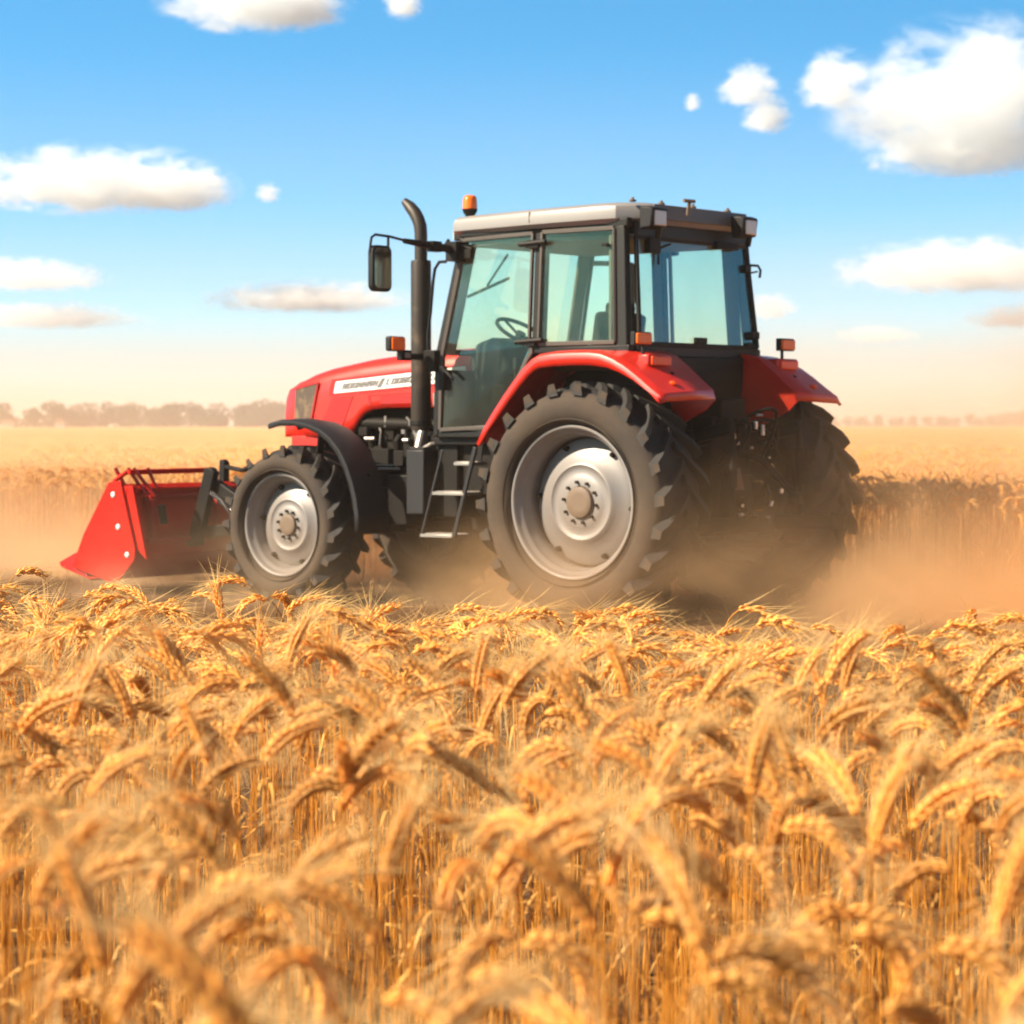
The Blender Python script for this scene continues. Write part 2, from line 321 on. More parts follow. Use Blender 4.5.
def make_wheel(name, Rr, zc, Rt, width, pitch, lug_h, n_rim=96):
    """returns builder lists for one wheel; outer side at +y, centre of the rim ring plane at y=0"""
    yo = 0.03; hw = width / 2; yc = yo - hw   # tyre centre plane
    tyre = MB(); rc = Rt - lug_h
    sh = rc - Rr
    prof = [(Rr - .02, hw - .075), (Rr + .012, hw - .035), (Rr + sh * .15, hw - .008), (Rr + sh * .35, hw + .012), (Rr + sh * .58, hw + .012), (Rr + sh * .78, hw - .004), (rc - .022, hw - .03), (rc - .006, hw - .07), (rc, hw * .5), (rc + .006, 0)]
    full = prof + [(r, -y) for r, y in prof[-2::-1]]
    # sidewalls are dusty (slot 1), the tread is rubber (slot 0)
    k = 7
    tyre.lathe([(r, yc + y) for r, y in full[:k]], n=n_rim, mi=1)
    tyre.lathe([(r, yc + y) for r, y in full[k - 1:len(full) - k + 1]], n=n_rim, mi=0)
    tyre.lathe([(r, yc + y) for r, y in full[len(full) - k:]], n=n_rim, mi=1)
    # rings moulded in the sidewall
    for rr in (Rr + sh * .16,):
        tyre.lathe([(rr - .006, yc + hw + .006), (rr, yc + hw + .016), (rr + .006, yc + hw + .006)], n=n_rim, mi=1)
    for side in (1, -1):
        for i in range(pitch):
            a0 = 2 * math.pi * (i + (.5 if side < 0 else 0)) / pitch
            rows = []
            st = [(-.05, 0), (.2, .0), (.45, 0), (.7, 0), (.86, 0), (.97, 0), (1.05, .0)]
            for t, _ in st:
                y = side * hw * t
                ang = a0 + (hw * .98 / Rt) * (t ** .85 if t > 0 else t)
                top = Rt - (.0 if t < .9 else .006 + (t - .9) * .05)
                base = (rc - .012) if t < .8 else (rc - .015 - (t - .8) * .10)
                wt = (.021 + .004 * t) * (Rt / .76); wb = wt * 1.6
                # the bar is cut square to its own direction, so it is wider along the tread
                rows.append([(r * math.cos(ang + s * q / r), yc + y, r * math.sin(ang + s * q / r)) for r, s, q in ((base, -1, wb), (top, -1, wt), (top, 1, wt), (base, 1, wb))])
            tyre.loft(rows, close=True, cap=True, mi=0)
            # worn dusty lug end
            t = 1.055; y = side * hw * t; ang = a0 + (hw * .98 / Rt) * t ** .85; wt = .026 * (Rt / .76)
            r1, r0 = Rt - .012, rc - .018
            tyre.add([(r * math.cos(ang + s * q / r), yc + y, r * math.sin(ang + s * q / r)) for r, s, q in ((r0, -1, wt * 1.2), (r1, -1, wt), (r1, 1, wt), (r0, 1, wt * 1.2))], [(0, 1, 2, 3)], 1)
    rim = MB(); q = Rr / .489
    rim.lathe([(Rr - .012, -.03), (Rr, -.006), (Rr - .002, .004), (Rr - .012, .006), (Rr - .022, -.002), (Rr - .028, -.02), (Rr - .035, -.034), (Rr - .05, -.042), (Rr - .056, -.06), (Rr - .058, -.085), (Rr - .068, -.098), (Rr - .072, -.15), (Rr - .076, -.30), (Rr - .05, -.34)], n=n_rim)
    disc = MB()
    disc.lathe([(.412 * q, -.205 * q), (.405 * q, -.175 * q), (.392 * q, -.163 * q), (.33 * q, -.138 * q), (.262 * q, -.112 * q), (.25 * q, -.098 * q), (.238 * q, -.094 * q), (.226 * q, -.102 * q), (.205 * q, -.108 * q), (.17 * q, -.100 * q), (.155 * q, -.094 * q), (.105 * q, -.094 * q)], n=n_rim)
    hub = MB()
    hub.lathe([(.102 * q, -.12 * q), (.100 * q, -.074 * q), (.095 * q, -.070 * q), (.05 * q, -.070 * q), (.0005, -.070 * q)], n=40)
    nut = MB(); nut.lathe([(.0115, -.012), (.0115, .012), (.0005, .014)], n=6)
    bolt = MB(); bolt.lathe([(.020, -.02), (.020, .012), (.013, .016), (.012, .03), (.0005, .031)], n=6)
    return dict(tyre=tyre, rim=rim, disc=disc, hub=hub, nut=nut, bolt=bolt, q=q)
def wheel(parts_of, name, x, y, z, side, proto=None, spin=0.):
    if proto is None:
        e = empty(name, (x, y, z), tr)
        parts_of['tyre'].build('tyre', ['rubber', 'sidewall'], e, smooth=38)
        parts_of['rim'].build('rim', 'rim', e, smooth=50)
        parts_of['disc'].build('wheel_disc', 'rim', e, smooth=50)
        parts_of['hub'].build('hub_cap', 'hubcap', e, smooth=50)
        q = parts_of['q']
        for nm, cnt, rad, dep, ph in (('nut', 10, .130, -.088, .3), ('bolt', 6, .372, -.150, .15)):
            o = parts_of[nm].build('wheel_' + nm, 'iron', e, smooth=30)
            for i in range(cnt):
                a = 2 * math.pi * (i + ph) / cnt; c = o if i == 0 else o.copy()
                if i: col.objects.link(c)
                c.location = (rad * q * math.cos(a), dep * q, rad * q * math.sin(a))
    else:
        e = proto.copy(); col.objects.link(e); e.parent = tr; e.location = (x, y, z)
        for ch in [c for c in bpy.data.objects if c.parent == proto]:
            c = ch.copy(); col.objects.link(c); c.parent = e
    if side < 0: e.rotation_euler = (0, 0, math.pi)
    return e
rw = make_wheel('rear', .489, .758, .765, .47, 22, .045)
fw = make_wheel('front', .364, .534, .560, .36, 19, .036)
r1 = wheel(rw, 'rear_wheel', 0, 1.097, .758, 1)
r2 = wheel(rw, 'rear_wheel', 0, -1.097, .758, -1, r1)
f1 = wheel(fw, 'front_wheel', 2.72, .926, .545, 1)
f2 = wheel(fw, 'front_wheel', 2.72, -.926, .545, -1, f1)
r1.rotation_euler = (0, .06, 0)
# the chevrons of the far wheels point the same way: turn about x instead of z
r2.rotation_euler = (0, 0, 0); r2.scale = (1, -1, 1); f2.rotation_euler = (0, .1, 0); f2.scale = (1, -1, 1)

# ---- chassis, axles, engine
b = MB()
b.bb(-.35, 1.5, -.30, .30, .52, 1.0); b.bb(1.4, 3.05, -.17, .17, .60, .86); b.bb(2.95, 3.3, -.28, .28, .55, .92)
b.tube([(0, -.95, .758), (0, .95, .758)], [.10] * 2, 20); b.tube([(0, -.62, .758), (0, -.3, .758)], [.15, .2], 20); b.tube([(0, .62, .758), (0, .3, .758)], [.15, .2], 20)
b.tube([(2.72, -.80, .545), (2.72, .80, .545)], .075, 16); b.box((2.72, 0, .58), (.3, .45, .24)); b.tube([(2.72, -.8, .545), (2.72, -.62, .545)], .13, 18); b.tube([(2.72, .8, .545), (2.72, .62, .545)], .13, 18)
b.bb(.2, 1.45, .30, .62, .78, 1.14); b.bb(.2, 1.45, -.62, -.30, .6, 1.14)
b.tube([(2.5, .62, .60), (2.5, -.62, .60)], .025, 8); b.tube([(1.4, 0, .62), (2.72, 0, .56)], .04, 8)
b.build('chassis', 'iron', tr, bevel=.012)
b = MB()
b.bb(1.55, 2.75, -.22, .22, .84, 1.30); b.bb(1.5, 2.7, -.16, .16, 1.28, 1.5)
for i in range(4): b.tube([(1.72 + i * .24, .24, 1.2), (1.72 + i * .24, .29, 1.13), (1.72 + i * .24, .27, .95)], .03, 8)
b.tube([(1.62, .30, 1.24), (2.5, .30, 1.26)], .045, 12); b.tube([(2.05, .31, 1.02), (2.05, .31, 1.16)], .055, 14); b.tube([(1.75, .32, .9), (1.75, .32, 1.1)], .045, 14)
b.box((2.35, .27, 1.0), (.2, .12, .16)); b.tube([(2.6, .24, 1.05), (2.6, .30, 1.05)], .10, 18)
for k in range(9):
    x = 1.6 + k * .11; z = .92 + rng.random() * .3; b.box((x, .28 + rng.random() * .05, z), (.05 + rng.random() * .06, .05, .04 + rng.random() * .08))
en = b.build('engine', 'iron', tr, bevel=.006)
b = MB()   # bright pipe unions, rods, filter bowls
for x, y, z, dx, dz, r in ((2.27, .33, 1.235, 0, .075, .014), (2.02, .36, 1.24, .0, .04, .008), (2.36, .35, 1.15, .09, 0, .014), (2.06, .37, 1.185, .0, .03, .022), (2.02, .37, 1.14, .05, 0, .014), (2.43, .34, 1.06, .07, .0, .026), (2.12, .42, .965, .17, 0, .006), (2.06, .42, .94, .2, 0, .009), (1.82, .45, .85, .0, .05, .022), (1.95, .40, .82, .08, 0, .006), (1.9, .45, .68, .1, 0, .008), (1.7, .5, 1.18, .04, .05, .018), (1.55, .5, 1.22, .0, .03, .016)):
    b.tube([(x, y, z), (x + dx, y, z + dz)], r, 8)
b.tube([(2.1, .3, 1.3), (2.0, .36, 1.26), (1.95, .37, 1.15), (1.85, .36, 1.12)], .008, 6); b.tube([(2.4, .28, 1.28), (2.3, .35, 1.2), (2.32, .34, 1.1)], .007, 6)
b.build('pipe_fittings', 'steel', en)
b = MB()   # battery box and steps side, black cladding under the cab
b.bb(1.32, 1.5, .3, .66, .62, 1.17); b.bb(1.05, 1.5, .62, .70, 1.11, 1.165); b.bb(.55, 1.0, .45, .7, .65, 1.12); b.bb(1.85, 2.1, .3, .5, .55, .9)
b.bb(1.75, 2.55, .19, .30, .62, .80)
b.build('side_cladding', 'black', tr, bevel=.01)
b = MB(); b.box((1.60, .70, .86), (.16, .16, .44)); b.box((1.60, .70, 1.088), (.14, .14, .02)); o_ = b.build('fuel_filler_box', 'fender_dark', tr, bevel=.02)
b = MB(); b.tube([(1.64, .70, 1.09), (1.64, .66, 1.2)], .028, 10); b.tube([(1.59, .70, 1.09), (1.52, .70, 1.12), (1.50, .68, 1.12)], .012, 8); b.build('breather_pipe', 'steel', o_)

# ---- hood
def hw_(x): return .36 - .075 * max(0, (x - 2.85) / .45) ** 1.6
def topz(x):
    xs = [1.45, 1.8, 2.2, 2.5, 2.85, 3.05, 3.18, 3.27, 3.32]; zs = [1.79, 1.778, 1.752, 1.725, 1.672, 1.63, 1.585, 1.53, 1.45]
    return float(np.interp(x, xs, zs))
def botz(x):
    xs = [1.45, 2.25, 2.38, 2.46, 2.52, 2.56, 2.6, 2.75, 3.3]; zs = [1.37, 1.368, 1.355, 1.32, 1.26, 1.2, 1.17, 1.16, 1.16]
    return float(np.interp(x, xs, zs))
rows = []
xs = [1.45, 1.6, 1.8, 2.0, 2.15, 2.25, 2.32, 2.38, 2.42, 2.46, 2.49, 2.52, 2.54, 2.56, 2.6, 2.7, 2.85, 2.95, 3.05, 3.12, 3.18, 3.23, 3.27, 3.30, 3.315]
for x in xs:
    t = topz(x); w_ = hw_(x); bz = botz(x); s = min(1, max(.25, (3.34 - x) / .25))
    half = [(w_, bz), (w_, lerp(bz, t - .19, .33)), (w_, lerp(bz, t - .19, .66)), (w_, t - .19), (w_ - .004, t - .13), (w_ - .016, t - .085 * s), (w_ - .05, t - .045 * s), (w_ - .11, t - .018 * s), (w_ * .45, t - .004), (0, t)]
    rows.append([(x, y, z) for y, z in half] + [(x, -y, z) for y, z in half[-2::-1]])
b = MB(); b.loft(rows, close=False, cap=False)
n = len(rows[0]); fx = 3.315
b.add(rows[-1], [tuple(range(n))])
hood = b.build('hood', 'red', tr, smooth=28, solid=.018)
def side_patch(name, m, quad, off=.004, side=1, nx=10, th=.004, parent=None, build=True, mb=None):
    """quad = 4 corners (x, z): front-top, rear-top, rear-bottom, front-bottom, laid on the curved hood side"""
    b = mb or MB(); rows = []
    for i in range(nx + 1):
        t = i / nx
        xt, zt = lerp(quad[0][0], quad[1][0], t), lerp(quad[0][1], quad[1][1], t)
        xb, zb = lerp(quad[3][0], quad[2][0], t), lerp(quad[3][1], quad[2][1], t)
        r = []
        for xx, zq in ((xt, zt), (xb, zb)):
            r.append((xx, side * (hw_(xx) + off), zq))
        rows.append([r[0], r[1], (r[1][0], r[1][1] - side * (off + th), r[1][2]), (r[0][0], r[0][1] - side * (off + th), r[0][2])])
    b.loft(rows, close=True, cap=True)
    if build: return b.build(name, m, parent or hood, smooth=30)
def z_at(x, d): return topz(x) - d
for s in (1, -1):
    side_patch('side_grille', 'grille', [(3.165, 1.505), (2.915, 1.545), (2.985, 1.285), (3.185, 1.275)], side=s, off=.006)
    b = MB()
    for q in ([(3.185, 1.515), (2.90, 1.557), (2.915, 1.545), (3.168, 1.503)], [(2.905, 1.557), (2.893, 1.55), (2.97, 1.275), (2.99, 1.275)]):
        side_patch('', None, q, side=s, off=.010, build=False, mb=b)
    b.build('grille_frame', 'red_deep', hood)
    side_patch('recess_panel', 'red_deep', [(2.757, 1.447), (2.553, 1.457), (2.665, 1.235), (2.865, 1.27)], side=s, off=.003)
    side_patch('stripe_border', 'red_deep', [(2.765, 1.573), (1.50, 1.668), (1.50, 1.535), (2.80, 1.452)], side=s, off=.003)
    side_patch('emblem_strip', 'white', [(2.722, 1.558), (1.50, 1.652), (1.50, 1.552), (2.745, 1.474)], side=s, off=.006)
    # faint pressed panel in the lower side
    b = MB()
    side_patch('', None, [(2.40, 1.462), (1.95, 1.478), (1.95, 1.468), (2.40, 1.452)], side=s, off=.004, build=False, mb=b)
    side_patch('', None, [(2.42, 1.462), (2.40, 1.463), (2.38, 1.385), (2.40, 1.385)], side=s, off=.004, build=False, mb=b)
    side_patch('', None, [(2.30, 1.450), (2.0, 1.456), (2.0, 1.400), (2.30, 1.395)], side=s, off=.004, build=False, mb=b)
    b.build('pressed_panel', 'red_deep', hood)
    # lettering: a short slanted word, a slash, a long word, as soft grey block strokes
    b = MB(); rg = random.Random(12)
    def zc(x): return float(np.interp(x, [1.5, 2.74], [1.602, 1.516]))
    def stroke(x0, x1, za, zb, sl=.02): side_patch('', None, [(x0 - sl, za), (x1 - sl, za), (x1 + sl * .4, zb), (x0 + sl * .4, zb)], side=s, off=.009, nx=1, build=False, mb=b)
    x = 2.66
    for word in (7, 0, 11):
        if word == 0:
            stroke(x + .0, x - .035, zc(x) + .034, zc(x) - .034, .035); x -= .075; continue
        for k in range(word):
            L = .050; h = .022
            c = zc(x - L / 2); q = rg.random()
            stroke(x, x - .014, c + h, c - h)
            if q < .75: stroke(x - .026, x - .040, c + h, c - h)
            if q > .3: stroke(x - .010, x - .030, c + h, c + h - .010)
            if q < .6: stroke(x - .010, x - .030, c + .005, c - .005)
            if q > .5: stroke(x - .010, x - .030, c - h + .010, c - h)
            x -= L
    b.build('lettering', 'letter', hood, smooth=0)
# nose grille
b = MB(); b.bb(3.316, 3.322, -.22, .22, 1.20, 1.42); b.build('nose_grille', 'grille', hood)
b = MB(); b.bb(3.0, 3.27, -.27, .27, .88, 1.158); b.build('nose_skirt', 'black_plastic', tr, bevel=.02)
for s in (1, -1):
    b = MB(); b.prism([(3.20, 1.17), (2.9, 1.17), (2.88, 1.06), (3.16, 1.02)], s * .30, s * .34); b.build('lower_nose_panel', 'red', tr, bevel=.008)

# ---- exhaust
b = MB(); X, Y = 1.70, .60
b.tube([(X, Y, 1.21), (X, Y, 1.23), (X, Y, 2.35), (X, Y, 2.372)], [.066, .070, .070, .067], 28)
ex = b.build('exhaust_stack', 'stack', tr, smooth=40)
b = MB(); b.tube([(X, Y, 1.10), (X, Y, 1.22)], .045, 16); b.build('exhaust_neck', 'steel', ex)
b = MB()
b.tube([(X, Y, 2.36), (X, Y, 2.45), (X, Y, 2.56), (X + .006, Y, 2.61), (X + .025, Y, 2.655), (X + .055, Y, 2.70), (X + .10, Y, 2.745), (X + .15, Y, 2.785)], [.044, .044, .044, .045, .045, .044, .040, .026], 20); b.build('exhaust_pipe', 'stack', ex, smooth=50)
b = MB()
for z in (1.26, 1.72): b.tube([(X, Y, z - .018), (X, Y, z + .018)], .075, 28)
b.bar((X, Y - .05, 1.70), (1.46, .66, 1.70), .03, .05); b.bar((X, Y, 1.24), (X - .1, .3, 1.2), .03, .04); b.build('exhaust_clamp', 'black', ex, bevel=.003)

# ---- front mudguards
for s in (1, -1):
    prof = [(2.83, 1.262), (2.72, 1.285), (2.58, 1.285), (2.44, 1.265), (2.32, 1.225), (2.22, 1.165), (2.13, 1.08), (2.06, .97), (2.01, .86), (1.975, .75), (1.955, .64), (1.945, .52)]
    rows = []
    for i, (x, z) in enumerate(prof):
        t = i / (len(prof) - 1); wi = .62 + .03 * (1 - t)
        a = prof[max(0, i - 1)]; c = prof[min(len(prof) - 1, i + 1)]; d = Vector((c[0] - a[0], c[1] - a[1])).normalized(); nx_, nz_ = d.y, -d.x   # points at the wheel
        if nz_ > 0: nx_, nz_ = -nx_, -nz_
        rows.append([(x + nx_ * .05, s * (wi + .0), z + nz_ * .05), (x, s * (wi + .03), z), (x, s * .75, z + .008), (x, s * .92, z), (x + nx_ * .012, s * .95, z + nz_ * .012), (x + nx_ * .045, s * .955, z + nz_ * .045)])
    b = MB(); b.loft(rows, close=False, cap=False)
    fg = b.build('front_mudguard', 'fender_dark', tr, smooth=50, solid=.008)
    b = MB(); b.bar((2.5, s * .3, .9), (2.5, s * .78, .98), .05, .03); b.bar((2.5, s * .78, .98), (2.44, s * .8, 1.23), .05, .02); b.bar((2.2, s * .5, .9), (2.02, s * .8, .9), .05, .02); b.build('mudguard_bracket', 'black', fg)

# ---- rear mudguards
def rear_guard(s):
    prof = [(.865, 1.135), (.80, 1.245), (.72, 1.350), (.64, 1.445), (.55, 1.545), (.47, 1.625), (.405, 1.675), (.34, 1.705), (.22, 1.720), (.05, 1.724), (-.08, 1.722), (-.17, 1.712), (-.26, 1.683), (-.36, 1.635), (-.46, 1.572), (-.56, 1.50), (-.645, 1.445), (-.665, 1.395)]
    rows = []
    for i, (x, z) in enumerate(prof):
        a = prof[max(0, i - 1)]; c = prof[min(len(prof) - 1, i + 1)]; d = Vector((c[0] - a[0], c[1] - a[1])).normalized(); nx_, nz_ = d.y, -d.x
        if nz_ > 0: nx_, nz_ = -nx_, -nz_
        if i == len(prof) - 1: nx_, nz_ = .5, -.3
        # the outer band is narrow at the back and at the foot
        bw = float(np.interp(i, [0, 2, 8, 11, 14, 17], [.055, .08, .10, .098, .055, .03]))
        # inner edge rides up at the rear so that the deck slopes outward
        up = float(np.interp(i, [0, 10, 13, 17], [0, 0, .055, .015]))
        sh = float(np.interp(i, [0, 10, 17], [0, 0, 0]))
        rows.append([(x, s * .47, z + up), (x, s * .72, z + up * .5), (x, s * .955, z), (x + nx_ * .006, s * .995, z + nz_ * .006), (x + nx_ * .022, s * 1.022, z + nz_ * .022), (x + nx_ * .045, s * 1.03, z + nz_ * .045), (x + nx_ * bw, s * 1.03, z + nz_ * bw)])
    b = MB(); b.loft(rows, close=False, cap=False)
    g = b.build('rear_mudguard', 'red', tr, smooth=32, solid=.012)
    # inner wall
    poly = [(r[0][0], r[0][2] - .004) for r in rows] + [(-.60, 1.345), (-.42, 1.26), (-.30, 1.235), (-.05, 1.205), (.3, 1.2), (.6, 1.15), (.82, 1.10)]
    b = MB(); b.prism(poly, s * .47, s * .484); b.build('inner_wall', 'red', g, smooth=20)
    b = MB(); b.prism([(.70, 1.10), (.5, 1.56), (.2, 1.69), (-.15, 1.69), (-.30, 1.60), (-.36, 1.25), (-.1, .95), (.5, .95)], s * .50, s * .515); b.build('wheel_arch_liner', 'black', g)
    # lamps
    x = -.37
    b = MB(); b.box((-.335, s * .82, 1.79), (.035, .175, .085)); b.tube([(-.33, s * .79, 1.67), (-.33, s * .79, 1.75)], .012, 8)
    l = b.build('indicator_lamp', 'black_plastic', tr, bevel=.01); b = MB(); b.box((-.360, s * .82, 1.79), (.022, .155, .068)); b.build('lamp_lens', 'amber', l, bevel=.008)
    rot = Matrix.Rotation(-.45, 3, 'Y')
    b = MB(); b.box((-.375, s * .73, 1.655), (.09, .24, .075)); l = b.build('tail_lamp', 'red', tr, bevel=.012)
    b = MB(); b.box((-.428, s * .73, 1.650), (.02, .205, .058)); b.build('lamp_lens', 'redlens', l, bevel=.008)
    b = MB(); b.lathe([(.026, 0), (.026, .008), (.018, .013), (.0005, .016)], c=(0, 0, 0), axis='z', n=20)
    for v in range(len(b.v)):
        p = rot @ Vector(b.v[v]); b.v[v] = (p.x - .575, p.y + s * .80, p.z + 1.505)
    b.build('round_reflector', 'redlens', g)
    b = MB(); b.lathe([(.014, 0), (.014, .006), (.0005, .008)], c=(0, 0, 0), axis='z', n=14)
    for v in range(len(b.v)):
        p = rot @ Vector(b.v[v]); b.v[v] = (p.x - .49, p.y + s * .70, p.z + 1.572)
    b.build('guard_bolt', 'iron', g)
    return g
rear_guard(1); rear_guard(-1)

# ---- cab
def sy(z): return .70 + .045 * min(1, max(0, (2.5 - z) / .8))    # half width of the cab side at height z
A_T, A_M, A_B = (1.245, 2.50), (1.425, 1.70), (1.445, 1.17)
def S3(p, s, off=0): return (p[0], s * (sy(p[1]) + off), p[1])
cab = MB()
for s in (1, -1):
    def post(p, q, wd=.06, dp=.06): cab.bar(S3(p, s, -.03), S3(q, s, -.03), wd, dp, up=(1, 0, 0))
    post(A_B, A_M, .06, .05); post(A_M, A_T, .06, .05)                           # front post
    post((.59, 2.52), (.59, 1.74), .055, .05)                                    # middle post
    post((-.07, 2.52), (-.13, 1.70), .06, .09)                                   # rear post
    cab.bar(S3((1.26, 2.53), s, -.03), S3((-.14, 2.54), s, -.03), .06, .06)       # roof rail
    cab.bar(S3((.64, 1.735), s, -.03), S3((-.19, 1.735), s, -.03), .06, .05)      # waist rail
    cab.bar(S3((1.45, 1.185), s, -.03), S3((.86, 1.185), s, -.03), .05, .05)      # sill
    cab.bar(S3((.87, 1.19), s, -.04), S3((.56, 1.66), s, -.04), .04, .05); cab.bar(S3((.56, 1.66), s, -.04), S3((.50, 1.735), s, -.04), .04, .05)
cab.bar((1.245, -.67, 2.50), (1.245, .67, 2.50), .06, .06); cab.bar((1.44, -.70, 1.74), (1.44, .70, 1.74), .03, .04)
cab.bar((-.12, -.63, 2.50), (-.12, .63, 2.50), .08, .10); cab.bar((-.185, -.68, 1.725), (-.185, .68, 1.725), .06, .08)
cabo = cab.build('cab_frame', 'frame', tr, bevel=.01)
b = MB()   # inner lining: pillar trims, roof lining, panels
for s in (1, -1):
    b.bar(S3((-.0, 2.46), s, -.075), S3((-.03, 1.76), s, -.075), .14, .03, up=(1, 0, 0)); b.bar(S3((.60, 2.46), s, -.075), S3((.60, 1.72), s, -.075), .11, .03, up=(1, 0, 0)); b.bar(S3((1.235, 2.46), s, -.075), S3((1.395, 1.72), s, -.075), .12, .03, up=(1, 0, 0))
    b.bb(-.15, .62, s * .40, s * .67, 1.60, 1.70); b.bb(-.1, .55, s * .36, s * .44, 1.2, 1.72)
b.bb(-.14, 1.22, -.64, .64, 2.44, 2.47); b.bb(-.12, 1.40, -.62, .62, 1.10, 1.14)
b.build('interior_lining', 'interior', cabo, bevel=.01)
b = MB(); b.prism([(.46, 1.69), (-.46, 1.69), (-.455, 1.55), (-.36, 1.02), (.42, 1.02)], -.245, -.16, 'yz'); b.bb(-.235, -.15, .46, .70, 1.66, 1.70); b.bb(-.235, -.15, -.70, -.46, 1.66, 1.70); b.build('cab_back_panel', 'black', tr, bevel=.01)
b = MB(); b.bb(1.36, 1.46, -.36, .36, 1.15, 1.72); b.bb(1.36, 1.43, -.68, -.36, 1.15, 1.45); b.bb(1.38, 1.43, .36, .68, 1.20, 1.62); b.bb(.95, 1.38, .30, .62, 1.14, 1.22); b.build('dash_bulkhead', 'black_plastic', tr, bevel=.01)
# glazing
def pane(name, pts, nrm, th=.005): b = MB(); b.sheet(pts, th, nrm); return b.build(name, 'glass', tr, smooth=0)
for s in (1, -1):
    dpoly = [(1.215, 2.485), (.628, 2.50), (.628, 1.765), (.60, 1.73), (.64, 1.68), (.92, 1.235), (1.40, 1.215), (1.385, 1.70)]
    o = pane('door_glass' if s > 0 else 'side_door_glass', [S3(p, s, -.004) for p in dpoly], (0, s, 0)); o.name = 'door'
    b = MB()
    for i in range(len(dpoly)):
        p, q = dpoly[i], dpoly[(i + 1) % len(dpoly)]; b.bar(S3(p, s, .004), S3(q, s, .004), .018, .026)
    b.build('door_frame', 'seal', o, bevel=.003)
    for z in (2.43, 1.79): b = MB(); b.tube([S3((.72, z), s, .03), S3((.50, z + .01), s, .03)], .017, 8); b.box(S3((.61, z), s, .018), (.09, .03, .05)); b.build('door_hinge', 'black', o)
    b = MB(); b.box(S3((1.36, 1.56), s, .02), (.05, .04, .16)); b.tube([S3((1.34, 1.62), s, .03), S3((1.30, 1.60), s, .05), S3((1.24, 1.55), s, .05)], .012, 8); b.build('door_handle', 'black', o, bevel=.004)
    spoly = [(.548, 2.505), (-.035, 2.505), (-.075, 1.775), (.548, 1.775)]
    o = pane('side_window', [S3(p, s, -.004) for p in spoly], (0, s, 0)); b = MB()
    for i in range(4):
        p, q = spoly[i], spoly[(i + 1) % 4]; b.bar(S3(p, s, .004), S3(q, s, .004), .018, .028)
    b.build('window_frame', 'seal', o, bevel=.003)
    b = MB(); b.box(S3((.02, 2.40), s, .015), (.045, .025, .02)); b.build('window_latch', 'black', o, bevel=.003)
o = pane('windscreen', [(1.262, -.66, 2.48), (1.262, .66, 2.48), (1.43, .70, 1.76), (1.43, -.70, 1.76)], (.9, 0, .2), .005)
b = MB(); b.tube([(1.30, .15, 2.42), (1.36, .30, 2.20)], .008, 6); b.bar((1.33, .10, 2.26), (1.40, .46, 2.12), .012, .02); b.build('wiper', 'black', o)
o = pane('rear_window', [(-.14, -.62, 2.45), (-.14, .62, 2.45), (-.205, .665, 1.765), (-.205, -.665, 1.765)], (-1, 0, 0)); b = MB()
pp = [(-.147, -.62, 2.45), (-.147, .62, 2.45), (-.212, .665, 1.765), (-.212, -.665, 1.765)]
for i in range(4): b.bar(pp[i], pp[(i + 1) % 4], .03, .022, up=(1, 0, 0))
b.build('window_frame', 'black', o, bevel=.003)
for nm, c_, s_ in (('window_latch', (-.215, 0, 1.80), (.03, .12, .04)), ('window_hinge', (-.165, -.60, 2.30), (.04, .07, .05)), ('window_hinge', (-.215, -.62, 1.85), (.04, .09, .05)), ('cable_cover', (-.16, -.36, 2.44), (.05, .25, .05))):
    b = MB(); b.box(c_, s_); b.build(nm, 'black', o, bevel=.005)
b = MB(); b.tube([(-.16, .26, 2.42), (-.16, .40, 2.38), (-.18, .42, 2.28)], .009, 6); b.box((-.16, .46, 2.40), (.05, .12, .10)); b.build('rear_wiper', 'black', o, bevel=.005)
# roof
def roof_rows(grow, zz):
    P = [(1.40, .50), (1.37, .64), (1.30, .72), (.62, .755), (.05, .745), (-.06, .72), (-.185, .60), (-.205, .52)]
    out = [(x + (grow if x > .6 else -grow) * (abs(x - .6) / .9), y + grow) for x, y in P]
    return [(x, y, zz(x)) for x, y in out] + [(x, -y, zz(x)) for x, y in out[::-1]]
b = MB(); tz = lambda x: 2.645 + (.6 - x) * .018
rows = [roof_rows(-.03, lambda x: 2.53 + (.6 - x) * .01), roof_rows(0, lambda x: 2.555 + (.6 - x) * .014), roof_rows(.004, lambda x: 2.60 + (.6 - x) * .014), roof_rows(-.006, lambda x: tz(x) - .012), roof_rows(-.028, lambda x: tz(x) + .006), roof_rows(-.12, lambda x: tz(x) + .022)]
b.loft(rows, close=True, cap=True); roof = b.build('roof', 'roof', tr, smooth=28)
b = MB(); rows = [roof_rows(-.075, lambda x: 2.545), roof_rows(-.06, lambda x: 2.515), roof_rows(-.05, lambda x: 2.515)]
b.loft([roof_rows(-.055, lambda x: 2.50), roof_rows(-.045, lambda x: 2.553 + (.6 - x) * .012)], close=True, cap=True); b.build('roof_skirt', 'black', roof, bevel=.006)
b = MB(); b.bar((.62, .758, 2.568), (.62, .756, 2.64), .004, .006, up=(0, 1, 0)); b.build('roof_seam', 'hubcap', roof)
b = MB()
b.prism([(-.52, 2.565), (.52, 2.565), (.52, 2.66), (-.52, 2.66)], -.222, -.207, 'yz'); b.build('rear_roof_edge', 'roof_dark', roof, bevel=.004)
b = MB()
for y in (.66, .35, .0, -.40): b.lathe([(.022, 0), (.024, .012), (.012, .016), (.010, .028), (.0005, .03)], c=(-.15, y, 2.668), axis='z', n=10)
